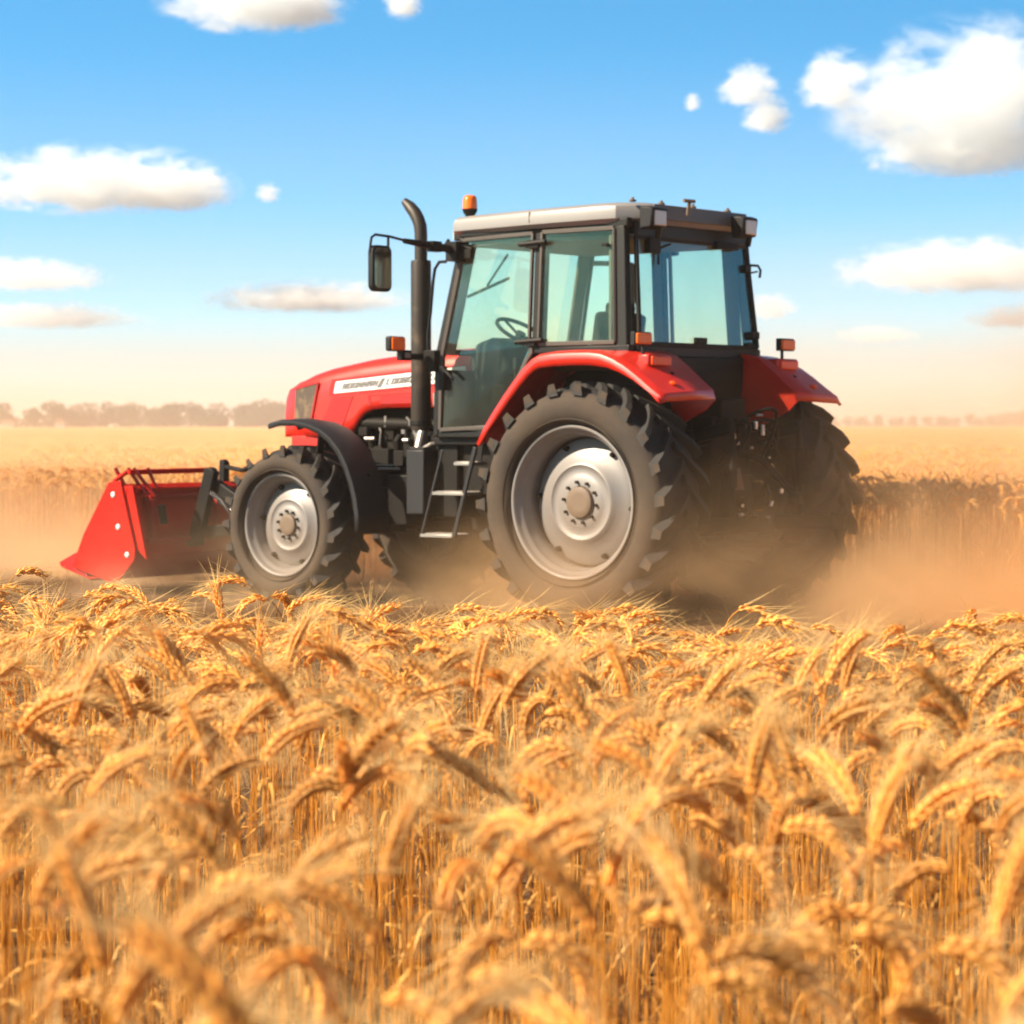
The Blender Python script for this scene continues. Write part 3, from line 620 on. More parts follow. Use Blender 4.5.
b.tube([(-.265, .22, 2.60), (-.28, .22, 2.69)], .012, 6); b.tube([(-.27, .27, 2.695), (-.285, .17, 2.695)], .012, 6); b.build('roof_bolt', 'hubcap', roof)
for y in (.60, -.42):
    b = MB(); b.prism([(-.22, 2.49), (-.315, 2.50), (-.33, 2.62), (-.29, 2.635), (-.22, 2.635)], y - .085, y + .085); l = b.build('work_lamp', 'black_plastic', tr, bevel=.012)
    b = MB(); b.box((-.326, y, 2.56), (.012, .125, .095)); b.build('lamp_glass', 'lampglass', l, bevel=.006)
    b = MB(); b.tube([(-.30, y - .02, 2.50), (-.28, y - .03, 2.44)], .02, 8); b.build('lamp_bracket', 'black', l)
for y in (.5, -.5):
    b = MB(); b.box((1.40, y, 2.54), (.07, .14, .09)); l = b.build('work_lamp', 'black_plastic', tr, bevel=.012); b = MB(); b.box((1.438, y, 2.54), (.01, .12, .07)); b.build('lamp_glass', 'lampglass', l)
b = MB(); b.tube([(1.33, .735, 2.49), (1.37, .74, 2.44), (1.37, .74, 2.41)], .012, 8); b.build('roof_catch', 'black', roof)
# beacon
X, Y = 1.26, .60
dy = .0; b = MB(); b.lathe([(.030, 0), (.030, .03), (.045, .05), (.052, .075)], c=(X, Y, 2.625), axis='z', n=24, caps=True); bc = b.build('beacon', 'black', tr)
b = MB(); b.lathe([(.050, 0), (.050, .01), (.047, .065), (.041, .082), (.028, .091), (.0005, .094)], c=(X, Y, 2.701), axis='z', n=28); b.build('beacon_lens', 'amber', bc, smooth=50)
# mirror
b = MB(); b.tube([(1.25, .72, 2.40), (1.26, .85, 2.425), (1.28, 1.05, 2.44), (1.30, 1.22, 2.455)], [.030, .028, .024, .018], 10); b.box((1.25, .76, 2.405), (.09, .10, .13)); b.box((1.27, .95, 2.43), (.05, .09, .07))
b.tube([(1.24, .74, 2.40), (1.20, .74, 2.44), (1.12, .745, 2.42), (1.13, .745, 2.36)], .014, 8); b.box((1.17, .745, 2.39), (.10, .03, .06))
b.tube([(1.30, 1.20, 2.455), (1.30, 1.36, 2.475), (1.30, 1.50, 2.48), (1.30, 1.535, 2.46), (1.30, 1.545, 2.42), (1.30, 1.55, 2.36)], .009, 8); b.tube([(1.30, 1.375, 2.475), (1.30, 1.375, 2.38)], .009, 8)
arm = b.build('mirror_arm', 'black', tr, smooth=45)
def rrect(cx, cz, w_, h, r, n=5): return [(cx + sx * (w_ / 2 - r) + r * math.cos(a), cz + sz * (h / 2 - r) + r * math.sin(a)) for sx, sz, a0 in ((1, 1, 0), (-1, 1, 90), (-1, -1, 180), (1, -1, 270)) for a in [R(a0 + 90 * k / n) for k in range(n + 1)]]
b = MB(); b.prism(rrect(1.458, 2.262, .185, .30, .045), 1.275, 1.32, 'yz')
mr = b.build('mirror_housing', 'black_plastic', tr, bevel=.006)
b = MB(); b.prism(rrect(1.458, 2.264, .155, .26, .035), 1.270, 1.274, 'yz'); b.build('mirror_glass', 'mirror', mr, smooth=0)
b = MB(); b.tube([(1.27, -.70, 2.40), (1.32, -1.15, 2.42)], .02, 8); b.prism(rrect(-1.22, 2.27, .18, .33, .045), 1.29, 1.33, 'yz'); b.build('mirror_housing', 'black_plastic', tr, bevel=.006)
# little handle behind the right rear post
b = MB(); b.tube([(-.12, -.66, 2.33), (-.14, -.78, 2.33), (-.14, -.81, 2.30), (-.14, -.80, 2.25)], .009, 6); b.tube([(-.12, -.66, 2.27), (-.14, -.77, 2.29)], .007, 6); b.build('right_grab_hook', 'black', tr).name = 'grab_hook'
# front indicator on its bracket, and the hand rail in front of the door
b = MB(); b.box((1.56, 1.02, 1.79), (.05, .15, .10)); il = b.build('front_indicator', 'black_plastic', tr, bevel=.012); b = MB(); b.box((1.530, 1.02, 1.79), (.015, .13, .085)); b.build('lamp_lens', 'amber', il, bevel=.01)
b = MB(); b.bar((1.56, .96, 1.71), (1.50, .70, 1.70), .035, .04); b.box((1.56, .93, 1.715), (.05, .10, .07)); b.box((1.45, .77, 1.70), (.10, .07, .10)); b.box((1.44, .76, 1.64), (.06, .06, .07)); b.build('lamp_bracket', 'black', il, bevel=.006)
b = MB(); b.box((1.527, .93, 1.715), (.012, .05, .035)); b.box((1.50, .66, 1.42), (.04, .05, .09)); b.build('bracket_clamp', 'steel', il, bevel=.003)
b = MB(); b.tube([(1.36, .73, 2.345), (1.42, .73, 2.345), (1.46, .73, 2.30), (1.475, .73, 2.22), (1.50, .73, 2.0), (1.52, .735, 1.85), (1.51, .74, 1.72)], .011, 8); b.build('grab_rail', 'black', tr, smooth=50)
# driver's station
b = MB(); b.box((.62, .06, 1.58), (.48, .48, .12)); b.box((.42, .06, 1.80), (.12, .46, .40), Matrix.Rotation(-.15, 3, 'Y')); b.box((.40, .06, 2.0), (.09, .26, .14), Matrix.Rotation(-.1, 3, 'Y')); b.box((.62, .06, 1.35), (.34, .34, .38)); st = b.build('driver_seat', 'seat', tr, bevel=.035)
b = MB()
for y in (-.22, .34): b.box((.62, y, 1.76), (.30, .07, .06))
b.build('armrest', 'seat', st, bevel=.02)
ctr = Vector((1.17, .16, 1.88)); rot = Matrix.Rotation(-.55, 3, 'Y'); b = MB()
ring = [ctr + rot @ Vector((.185 * math.cos(a), .185 * math.sin(a), 0)) for a in np.linspace(0, 2 * math.pi, 33)]
b.tube(ring, .014, 8, cap=False)
for a in (0, 2.1, 4.2): b.bar(ctr + rot @ Vector((0, 0, -.03)), ctr + rot @ Vector((.185 * math.cos(a), .185 * math.sin(a), 0)), .02, .012)
b.tube([ctr + rot @ Vector((0, 0, 0)), ctr + rot @ Vector((0, 0, -.08)), (1.33, .16, 1.5), (1.36, .16, 1.2)], [.035, .03, .04, .05], 10); b.build('steering_wheel', 'seat', tr, smooth=50)
b = MB(); b.prism([(1.05, 1.62), (1.12, 1.80), (1.22, 1.84), (1.36, 1.80), (1.38, 1.15), (1.22, 1.15), (1.2, 1.5)], -.12, .44); b.build('dashboard', 'seat', tr, bevel=.03)
b = MB()
for x, y, h in ((.72, -.40, .30), (.60, -.44, .22), (.85, -.36, .34)): b.tube([(x, y, 1.66), (x + .03, y, 1.66 + h * .8)], .008, 6); b.box((x + .03, y, 1.66 + h * .85), (.035, .035, .06))
b.box((.60, -.46, 1.66), (.62, .18, .16)); b.tube([(1.02, .42, 1.45), (1.0, .43, 1.62)], .010, 6); b.box((1.0, .43, 1.66), (.03, .03, .08)); b.build('control_levers', 'seat', tr, bevel=.006)
# steps
b = MB(); b.bar((.992, .86, 1.10), (1.18, .86, .50), .02, .03, up=(1, 0, 0)); b.bar((1.28, .86, 1.08), (1.47, .86, .50), .012, .02, up=(1, 0, 0))
stp = b.build('access_steps', 'fender_dark', tr, bevel=.004)
for x0, x1, z in ((1.175, 1.04, .99), (1.365, 1.085, .79), (1.475, 1.19, .505)):
    b = MB(); b.bb(x1, x0, .68, .87, z - .012, z + .010)
    for k in range(5): b.bb(x1, x0, .70 + k * .035, .71 + k * .035, z + .010, z + .016)
    b.build('step_tread', 'steel', stp, bevel=.003)
b = MB(); b.bar((1.08, .70, 1.12), (1.06, .74, 1.0), .03, .03); b.build('step_bracket', 'black', stp)

# ---- rear hitch
b = MB(); b.bb(-.46, -.30, -.22, .22, .55, 1.30); b.bb(-.55, -.45, -.12, .12, .62, .92); b.tube([(-.40, -.42, 1.16), (-.40, .42, 1.16)], .05, 14); b.bb(-.48, -.28, -.14, .14, 1.28, 1.42); b.tube([(-.47, 0, .74), (-.60, 0, .74)], .05, 16)
for k in range(8): b.box((-.47, -.16 + .045 * k, 1.22 + .04 * (k % 2)), (.06, .032, .05))
ht = b.build('hitch_frame', 'iron', tr, bevel=.01)
for s in (1, -1):
    b = MB(); b.bar((-.38, s * .30, .60), (-1.0, s * .42, .62), .035, .09); b.box((-1.02, s * .42, .62), (.10, .05, .12)); b.build('lower_link', 'iron', tr, bevel=.008)
    b = MB(); b.bar((-.40, s * .36, 1.16), (-.74, s * .38, 1.24), .05, .08); b.build('lift_arm', 'iron', tr, bevel=.008)
    b = MB(); b.tube([(-.73, s * .38, 1.23), (-.75, s * .40, .64)], .018, 8); b.tube([(-.735, s * .38, 1.10), (-.745, s * .395, .85)], .03, 10); b.build('lift_rod', 'iron', tr)
b = MB(); b.tube([(-.46, 0, 1.10), (-.70, 0, 1.02), (-.95, 0, .80)], [.02, .03, .02], 10); b.box((-.97, 0, .78), (.07, .06, .07)); b.build('top_link', 'iron', tr)
b = MB(); b.bb(-.95, -.3, -.05, .05, .46, .50); b.build('drawbar', 'iron', tr)
b = MB()
for k, (y0, z0, y1, z1, sag) in enumerate([(-.12, 1.26, -.30, .80, .1), (-.05, 1.24, -.34, .95, .16), (.06, 1.26, .22, .92, .12), (.14, 1.24, .30, 1.0, .1), (.0, 1.3, -.2, 1.05, .16)]):
    pts = []
    for i in range(9):
        t = i / 8; pts.append((-.50 - .16 * math.sin(t * math.pi) - .02 * k, lerp(y0, y1, t), lerp(z0, z1, t) + sag * math.sin(t * math.pi)))
    b.tube(pts, .012, 8)
b.build('hydraulic_hoses', 'black', ht, smooth=60)
b = MB()   # bright couplings, pins and chain
for x, y, z, dy_, dz, r in ((-.60, .24, 1.27, -.03, -.06, .010), (-.61, .20, 1.22, -.02, -.06, .012), (-.6, .12, 1.13, .05, 0, .012), (-.62, -.06, 1.31, -.06, .0, .009), (-.64, -.02, 1.27, -.0, -.05, .012), (-.62, -.13, 1.25, .0, -.07, .014), (-.62, -.22, .99, -.05, -.06, .016), (-.63, -.19, 1.03, -.0, .01, .010), (-.64, -.32, .80, 0, .03, .014), (-.72, .06, .64, -.03, .0, .014), (-.7, -.10, .72, -.02, .03, .012), (-.66, .16, .74, 0, -.02, .010), (-.66, .05, 1.10, .02, .0, .010), (-.80, .40, .68, -.04, .0, .012)):
    b.tube([(x, y, z), (x, y + dy_, z + dz)], r, 8); b.build('hose_coupling', 'chrome', ht, smooth=40); b = MB()
b.tube([(-.62, -.27, .93), (-.64, -.31, .88), (-.65, -.33, .83)], .008, 6)
b.build('link_chain', 'steel', ht)
b = MB(); b.prism([(.18, .83), (.05, .83), (.10, .97), (.14, .97)], -.60, -.59, 'yz'); b.build('hitch_plate', 'hubcap', ht, smooth=0)

# ---- front bucket, carried by the tractor
plate = [(4.33, .826), (4.20, .838), (4.165, .72), (4.045, .34), (4.056, .262), (4.225, .10), (4.33, .09), (4.74, .19), (4.61, .435)]
b = MB(); yb = 1.08
# back sheet, top box and floor, bent as one
b.prism([(4.19, .80), (4.09, .46), (4.105, .45), (4.205, .79)], -yb, yb)
b.prism([(4.09, .46), (4.08, .30), (4.24, .12), (4.60, .10), (4.60, .115), (4.25, .135), (4.095, .31), (4.105, .45)], -yb, yb)
b.prism([(4.165, .70), (4.15, .78), (4.20, .815), (4.30, .80), (4.30, .74)], -yb, yb)
bu = b.build('front_bucket', 'bucket_red', tr, bevel=.006)
for s in (1, -1):
    b = MB(); b.prism(plate, s * 1.08, s * 1.10); b.build('side_plate', 'bucket_red', bu, bevel=.004)
    b = MB()
    for x, z in ((4.274, .735), (4.221, .499), (4.125, .297)): b.lathe([(.021, 0), (.021, s * .008), (.013, s * .014), (.0005, s * .016)], c=(x, s * 1.10, z), n=16)
    b.build('plate_bolt', 'white', bu)
    b = MB(); b.prism([(4.19, .80), (4.05, .34), (3.95, .26), (3.97, .34), (4.10, .80)], s * 1.03, s * 1.075); b.build('end_rib', 'bucket_red', bu, bevel=.005)
b = MB(); b.prism([(4.55, .09), (4.90, .18), (4.92, .215), (4.72, .30), (4.60, .115)], -1.07, 1.07); b.build('cutting_wedge', 'red_deep', bu, bevel=.004)
b = MB(); b.tube([(4.20, 1.02, .90), (4.20, .20, .905)], .020, 10); b.tube([(4.22, 1.02, .90), (4.30, 1.06, .84), (4.32, 1.07, .80)], .018, 8); b.build('guard_rail', 'bucket_red', bu, smooth=50)
b = MB()
for y0, x0, dx in ((1.06, 4.30, -.06), (1.0, 4.23, -.10), (.97, 4.20, -.12), (.84, 4.19, -.02)):
    b.tube([(x0, y0, .93), (x0 + dx, y0 - .1, .72)], .014, 8)
b.box((4.12, .86, .70), (.06, .09, .06)); b.build('guard_strut', 'red_deep', bu)
b = MB(); b.bb(4.06, 4.11, -1.05, 1.05, .38, .405); b.bb(4.12, 4.17, -1.05, 1.05, .71, .735); b.tube([(4.02, 1.0, .40), (4.02, -1.0, .42)], .02, 8)
for y in (.9, .25, -.3, -.8): b.bb(4.05, 4.14, y - .02, y + .02, .40, .70)
b.build('stiffener_rails', 'red_deep', bu, bevel=.004)
b = MB(); b.tube([(4.0, .88, .66), (3.99, .86, .52)], .03, 10); b.build('bucket_lock', 'iron', bu)
for y in (.55, -.55):
    b = MB(); b.prism([(4.06, .34), (3.86, .93), (3.80, .935), (3.755, .90), (3.93, .35)], y - .03, y + .03); b.build('bucket_bracket', 'black', bu, bevel=.01)
b = MB(); b.prism([(4.22, .74), (4.21, .96), (4.24, .985), (4.27, .98), (4.285, .74)], -.03, .03); b.bar((4.24, 0, .93), (4.02, .02, .90), .05, .03); b.bar((4.02, .02, .90), (3.90, .04, .94), .05, .03); b.build('centre_bracket', 'black', bu, bevel=.008)
for y in (.50, -.50):
    b = MB(); b.bar((3.82, y, .80), (3.45, y, .62), .06, .10); b.bar((3.45, y, .62), (2.9, y * .6, .66), .07, .12); b.bar((3.92, y, .45), (3.3, y * .7, .52), .06, .09); b.build('loader_arm', 'black', tr, bevel=.01)
    b = MB(); b.tube([(3.80, y + .06, .74), (3.55, y + .06, .60), (3.35, y + .05, .60)], [.018, .018, .03], 10); b.build('loader_ram', 'steel', tr)
b = MB(); b.tube([(3.75, .62, .74), (3.6, .66, .70), (3.5, .66, .60), (3.48, .64, .48)], .014, 8); b.build('loader_hose', 'fender_dark', tr, smooth=60)

# ------------------------------------------------------------------ wheat
def sweep(P, rad, n, flat=1.0):
    """numpy tube; P (k,3), rad (k,)"""
    k = len(P); T = np.gradient(P, axis=0); T /= np.linalg.norm(T, axis=1)[:, None] + 1e-9
    u = np.array([0, 1., 0]); V = []
    for i in range(k):
        u = u - T[i] * (u @ T[i]); u /= np.linalg.norm(u) + 1e-9; v = np.cross(T[i], u)
        for j in range(n):
            a = 2 * math.pi * j / n; V.append(P[i] + (u * math.cos(a) * flat + v * math.sin(a)) * rad[i])
    F = [(i * n + j, i * n + (j + 1) % n, (i + 1) * n + (j + 1) % n, (i + 1) * n + j) for i in range(k - 1) for j in range(n)]
    return V, F
def kernel(p, d, side, L, wd, n, rings):
    """one plump spikelet: base p, direction d, side vector, length L, half width wd"""
    t = np.linspace(0, 1, rings); prof = np.interp(t, [0, .28, .6, 1], [.45, 1., .78, .06])
    P = p[None] + d[None] * (t * L)[:, None] + side[None] * (np.sin(t * np.pi) * wd * .45)[:, None]
    u = side; v = np.cross(d, side); V = []
    for i in range(rings):
        for j in range(n):
            a = 2 * math.pi * j / n; V.append(P[i] + (u * math.cos(a) * .85 + v * math.sin(a)) * wd * prof[i])
    F = [(i * n + j, i * n + (j + 1) % n, (i + 1) * n + (j + 1) % n, (i + 1) * n + j) for i in range(rings - 1) for j in range(n)]
    return V, F
def wheat_plant(seed, lod):
    rg = np.random.RandomState(seed); out = {k: ([], []) for k in ('stem', 'ear', 'awn', 'leaf')}
    def put(k, V, F):
        v, f = out[k]; o = len(v); v.extend(V); f.extend(tuple(i + o for i in q) for q in F)
    H = rg.uniform(.68, .765); lean = R(rg.uniform(0, 5)); bow = rg.choice([0, 1, 1, 2, 2, 2, 2, 2, 2]); 
    end = {0: R(rg.uniform(12, 45)), 1: R(rg.uniform(50, 100)), 2: R(rg.uniform(125, 190))}[int(bow)]
    EL = rg.uniform(.086, .115); neck = {0: .05, 1: .07, 2: .085}[int(bow)]
    # arc-length path in the xz plane
    ns, nk, ne = ((9, 9, 14) if lod == 0 else (5, 5, 9) if lod == 1 else (3, 3, 5))
    s = np.concatenate([np.linspace(0, H - neck * .6, ns, endpoint=False), np.linspace(H - neck * .6, H + neck * .4, nk, endpoint=False), np.linspace(H + neck * .4, H + neck * .4 + EL, ne)])
    ang = np.where(s < H - neck * .6, lean * (s / H), 0)
    k1 = (s - (H - neck * .6)) / neck; a1 = lean + (end * .36 - lean) * np.clip(k1, 0, 1) ** 1.3
    k2 = np.clip((s - (H + neck * .4)) / EL, 0, 1); a2 = end * .36 + end * .64 * k2 ** .8
    ang = np.where(s < H - neck * .6, ang, np.where(s < H + neck * .4, a1, a2))
    sw = rg.uniform(-.05, .05)
    dx = np.sin(ang); dz = np.cos(ang); ds = np.diff(s, prepend=0)
    P = np.stack([np.cumsum(dx * ds), sw * s ** 2 + .0 * s, np.cumsum(dz * ds)], 1)
    ie = ns + nk
    V, F = sweep(P[:ie + 2], np.linspace(.0021, .0013, ie + 2), 5 if lod == 0 else 3); put('stem', V, F)
    E = P[ie:]; T = np.gradient(E, axis=0); T /= np.linalg.norm(T, axis=1)[:, None]
    Y = np.array([0, 1., 0]); rot = rg.uniform(0, math.pi)
    nodes = 17 if lod == 0 else 14 if lod == 1 else 0
    if nodes:
        V, F = sweep(E, np.interp(np.linspace(0, 1, len(E)), [0, .15, .8, 1], [.0018, .0038, .0034, .0012]), 4); put('ear', V, F)
        tt = np.linspace(0, 1, nodes)
        for i, t in enumerate(tt):
            q = t * (len(E) - 1.001); a = int(q); fr = q - a; p = E[a] * (1 - fr) + E[a + 1] * fr; d = T[a] * (1 - fr) + T[a + 1] * fr; d /= np.linalg.norm(d)
            n0 = np.cross(d, Y); n0 /= np.linalg.norm(n0); sA = Y * math.cos(rot) + n0 * math.sin(rot); sB = np.cross(d, sA)
            sg = 1 if i % 2 else -1; sc_ = .72 + .5 * math.sin(math.pi * min(1, t * .85 + .15)); 
            if lod == 0: fl = ((sA * sg, .0030, .42), (sB * .75 + sA * sg * .65, .0026, .36), (-sB * .75 + sA * sg * .65, .0026, .36))
            else: fl = ((sA * sg, .0036, .40), (sB * (1 if i % 4 < 2 else -1) + sA * sg * .3, .0030, .34))
            for sv, off, sp in fl:
                sv = sv / np.linalg.norm(sv); dd = d + sv * sp * rg.uniform(.7, 1.3); dd /= np.linalg.norm(dd); s2 = sv - dd * (sv @ dd); s2 /= np.linalg.norm(s2)
                L = .0168 * sc_ * rg.uniform(.92, 1.1); wd = .0035 * sc_ * (1.15 if lod else 1) * rg.uniform(.9, 1.1)
                V, F = kernel(p + sv * off, dd, s2, L, wd, 5 if lod == 0 else 4, 5 if lod == 0 else 3); put('ear', V, F)
                if rg.rand() < (.82 if lod == 0 else .72):
                    al = rg.uniform(.06, .115) * (1 - .25 * t); a0 = p + sv * off + dd * L * .85; ad = d * .9 + sv * rg.uniform(.08, .30) + rg.normal(size=3) * .04; ad /= np.linalg.norm(ad)
                    m = 4 if lod == 0 else 2; tq = np.linspace(0, 1, m + 1); AP = a0[None] + ad[None] * (tq * al)[:, None] + sv[None] * (tq ** 2 * al * rg.uniform(-.05, .22))[:, None] + np.array([0, 0, -1])[None] * (tq ** 2 * al * .06)[:, None]
                    V, F = sweep(AP, np.linspace(.0006 if lod == 0 else .0009, .00012, m + 1), 3); put('awn', V, F)
    else:
        V, F = sweep(E, np.array([.003, .0065, .0072, .006, .002])[:len(E)], 4); put('ear', V, F)
        for i in range(7):
            q = rg.randint(1, len(E)); ad = T[q] * .9 + rg.normal(size=3) * .22; ad /= np.linalg.norm(ad); al = rg.uniform(.05, .08)
            side = np.cross(ad, rg.normal(size=3)); side /= np.linalg.norm(side); put('awn', [E[q] - side * .0012, E[q] + side * .0012, E[q] + ad * al], [(0, 1, 2)])
    for k in range(rg.randint(0, 3) if lod < 2 else 1):
        z0 = rg.uniform(.25, .62) * H; i = int(np.searchsorted(P[:, 2], z0)); i = min(i, ns - 1); base = P[i]; az = rg.uniform(0, 6.28); ll = rg.uniform(.14, .26)
        hd = np.array([math.cos(az), math.sin(az), 0]); perp = np.array([-math.sin(az), math.cos(az), 0]); m = 7 if lod == 0 else 4; V = []; tw_ = rg.uniform(-1.5, 1.5); up = rg.uniform(.3, 1.0)
        for j in range(m + 1):
            t = j / m; c = base + hd * ll * (t * .75) + np.array([0, 0, 1]) * ll * (up * t - 1.25 * t * t); wv = perp * math.cos(tw_ * t) + np.array([0, 0, 1]) * math.sin(tw_ * t); wd = .0042 * (1 - t ** 2.2) * (1 if t > .05 else .5) + .0003
            V += [c - wv * wd, c + wv * wd]
        put('leaf', V, [(2 * j, 2 * j + 1, 2 * j + 3, 2 * j + 2) for j in range(m)])
    return {k: (np.array(v, dtype=np.float64).reshape(-1, 3), f) for k, (v, f) in out.items()}
WM = dict(stem='stem', ear='ear', awn='awn', leaf='leaf')
def np_mesh(name, V, faces_counts, faces_idx, mats, mi=None, smooth=True):
    me = bpy.data.meshes.new(name); me.vertices.add(len(V)); me.vertices.foreach_set('co', np.ascontiguousarray(V, dtype=np.float32).ravel())
    me.loops.add(len(faces_idx)); me.loops.foreach_set('vertex_index', np.ascontiguousarray(faces_idx, dtype=np.int32))
    me.polygons.add(len(faces_counts)); st = np.concatenate([[0], np.cumsum(faces_counts)[:-1]]).astype(np.int32); me.polygons.foreach_set('loop_start', st)
    for m in mats: me.materials.append(M[m])
    if mi is not None: me.polygons.foreach_set('material_index', np.ascontiguousarray(mi, dtype=np.int32))
    me.update(calc_edges=True)
    if smooth: me.shade_smooth()
    o = bpy.data.objects.new(name, me); col.objects.link(o); return o
def flat_arrays(pl):
    V = []; cnt = []; idx = []; mi = []; o = 0
    for m, k in enumerate(('stem', 'ear', 'awn', 'leaf')):
        v, f = pl[k]
        if len(v) == 0: continue
        V.append(v); cnt += [len(q) for q in f]; idx += [i + o for q in f for i in q]; mi += [m] * len(f); o += len(v)
    return np.concatenate(V), np.array(cnt), np.array(idx), np.array(mi)
def merged(name, protos_, places, label_kind='stuff'):
    """places: (x, y, z, rot, scale, which, tiltx, tilty) -> one mesh"""
    VV = []; C_ = []; I_ = []; MI = []; o = 0
    for x, y, z, r, s, k, ta, tb_ in places:
        V, c, idx, mi = protos_[int(k)]; ca, sa = math.cos(r), math.sin(r)
        W = np.empty_like(V); W[:, 0] = (V[:, 0] * ca - V[:, 1] * sa) * s + V[:, 2] * ta + x; W[:, 1] = (V[:, 0] * sa + V[:, 1] * ca) * s + V[:, 2] * tb_ + y; W[:, 2] = V[:, 2] * s + z
        VV.append(W); C_.append(c); I_.append(idx + o); MI.append(mi); o += len(V)
    ob = np_mesh(name, np.concatenate(VV), np.concatenate(C_), np.concatenate(I_), ['stem', 'ear', 'awn', 'leaf'], np.concatenate(MI)); tag(ob, kind=label_kind); return ob
NV0 = 18
hi = [wheat_plant(100 + i, 0) for i in range(NV0)]
mid = [flat_arrays(wheat_plant(200 + i, 1)) for i in range(22)]
low = [flat_arrays(wheat_plant(300 + i, 2)) for i in range(22)]

# near crop, between the camera and the cleared lane
rs = np.random.RandomState(21)
def near_edge(x): return 6.75 - .62 * x + .22 * math.sin(x * 2.3) + .12 * math.sin(x * 7.1 + 1)
def clump(x, y): return .5 + .25 * math.sin(x * 3.1 + y * 1.3) + .25 * math.sin(y * 3.7 - x * 1.9 + 2)
pts = []
DENS = 76
ymax = 8.6
for _ in range(int(DENS * (ymax - 1.15) * 2 * (.2 * ymax + 1.3))):
    y = rs.uniform(1.15, ymax); x = rs.uniform(-1, 1) * (.2 * ymax + 1.3)
    if abs(x) > .2 * y + 1.2 or y > near_edge(x) or rs.rand() > .72 + .4 * clump(x, y): continue
    zt = rs.normal(0, .022) + .02 * (clump(x * .7, y * .7) - .5)
    pts.append((x, y, zt))
def az():   # lean of the ears: mostly across the view, both ways, more to the right
    r = rs.rand()
    if r < .52: return rs.normal(0, .42)
    if r < .90: return math.pi + rs.normal(0, .42)
    return rs.uniform(0, 6.28)
vis = []
for i, (x, y, zt) in enumerate(pts):
    s = 1.0 + zt / .8; top = .82 * s
    px = 512 + x / y * FPX; py = 425 + (CAMH - top) / y * FPX
    if -20 < px < 1044 and py < 1065: vis.append((y, i))
vis.sort(); near = set(i for _, i in vis[:300])
# the ones that stand too close and low to be seen stay part of the mass
hif = [flat_arrays(p) for p in hi]
places = [(x, y, 0, az(), 1 + zt / .8, rs.randint(NV0) if y < 4.1 else NV0 + rs.randint(len(mid)), rs.normal(0, .035), rs.normal(0, .035)) for i, (x, y, zt) in enumerate(pts) if i not in near and (y > 1.7 or rs.rand() < .6)]
# thinner growth between them: bare stems and dry blades that stay below the ears
bare = []
for i in range(12):
    p = wheat_plant(500 + i, 1); p = {'stem': p['stem'], 'ear': ([], []), 'awn': ([], []), 'leaf': p['leaf']}; bare.append(flat_arrays(p))
nb = len(hif) + len(mid)
for _ in range(2300):
    y = rs.uniform(1.5, 8.0); x = rs.uniform(-1, 1) * (.2 * y + 1.1)
    if y > near_edge(x): continue
    places.append((x, y, 0, rs.uniform(0, 6.28), rs.uniform(.62, .90), nb + rs.randint(12), rs.normal(0, .05), rs.normal(0, .05)))
merged('wheat_crop', hif + mid + bare, places)
# individual stalks
shared = []
for i, pl in enumerate(hi):
    d = {}
    for k in ('stem', 'ear', 'awn', 'leaf'):
        v, f = pl[k]
        if len(v) == 0: continue
        ob = np_mesh({'stem': 'stem', 'ear': 'ear', 'awn': 'awns', 'leaf': 'leaf_blades'}[k], v, np.array([len(q) for q in f]), np.array([j for q in f for j in q]), [k]); d[k] = ob
    shared.append(d)
for i in sorted(near):
    x, y, zt = pts[i]; k = rs.randint(NV0); e = bpy.data.objects.new('wheat_stalk', None); col.objects.link(e); e.empty_display_size = .05
    e.location = (x, y, 0); e.rotation_euler = (rs.normal(0, .035), rs.normal(0, .035), az()); e.scale = (1 + zt / .8,) * 3
    tag(e, 'ripe golden bearded wheat stalk in the nearest rows before the camera', 'wheat stalk', 'wheat stalks in the nearest rows')
    for q, me in shared[k].items():
        c = me.copy(); col.objects.link(c); c.parent = e
for d in shared:
    for q in d.values(): bpy.data.objects.remove(q)

# the standing crop beyond the lane
def vnoise(x, y, seed=0):
    xi = np.floor(x).astype(np.int64); yi = np.floor(y).astype(np.int64); fx = x - xi; fy = y - yi; fx = fx * fx * (3 - 2 * fx); fy = fy * fy * (3 - 2 * fy)
    def h(a, b): v = (a * 374761393 + b * 668265263 + seed * 1442695041) & 0xffffffff; v = ((v ^ (v >> 13)) * 1274126177) & 0xffffffff; return (v & 0xffff) / 65535.
    return (h(xi, yi) * (1 - fx) + h(xi + 1, yi) * fx) * (1 - fy) + (h(xi, yi + 1) * (1 - fx) + h(xi + 1, yi + 1) * fx) * fy
cols = np.linspace(-.75, .75, 760)
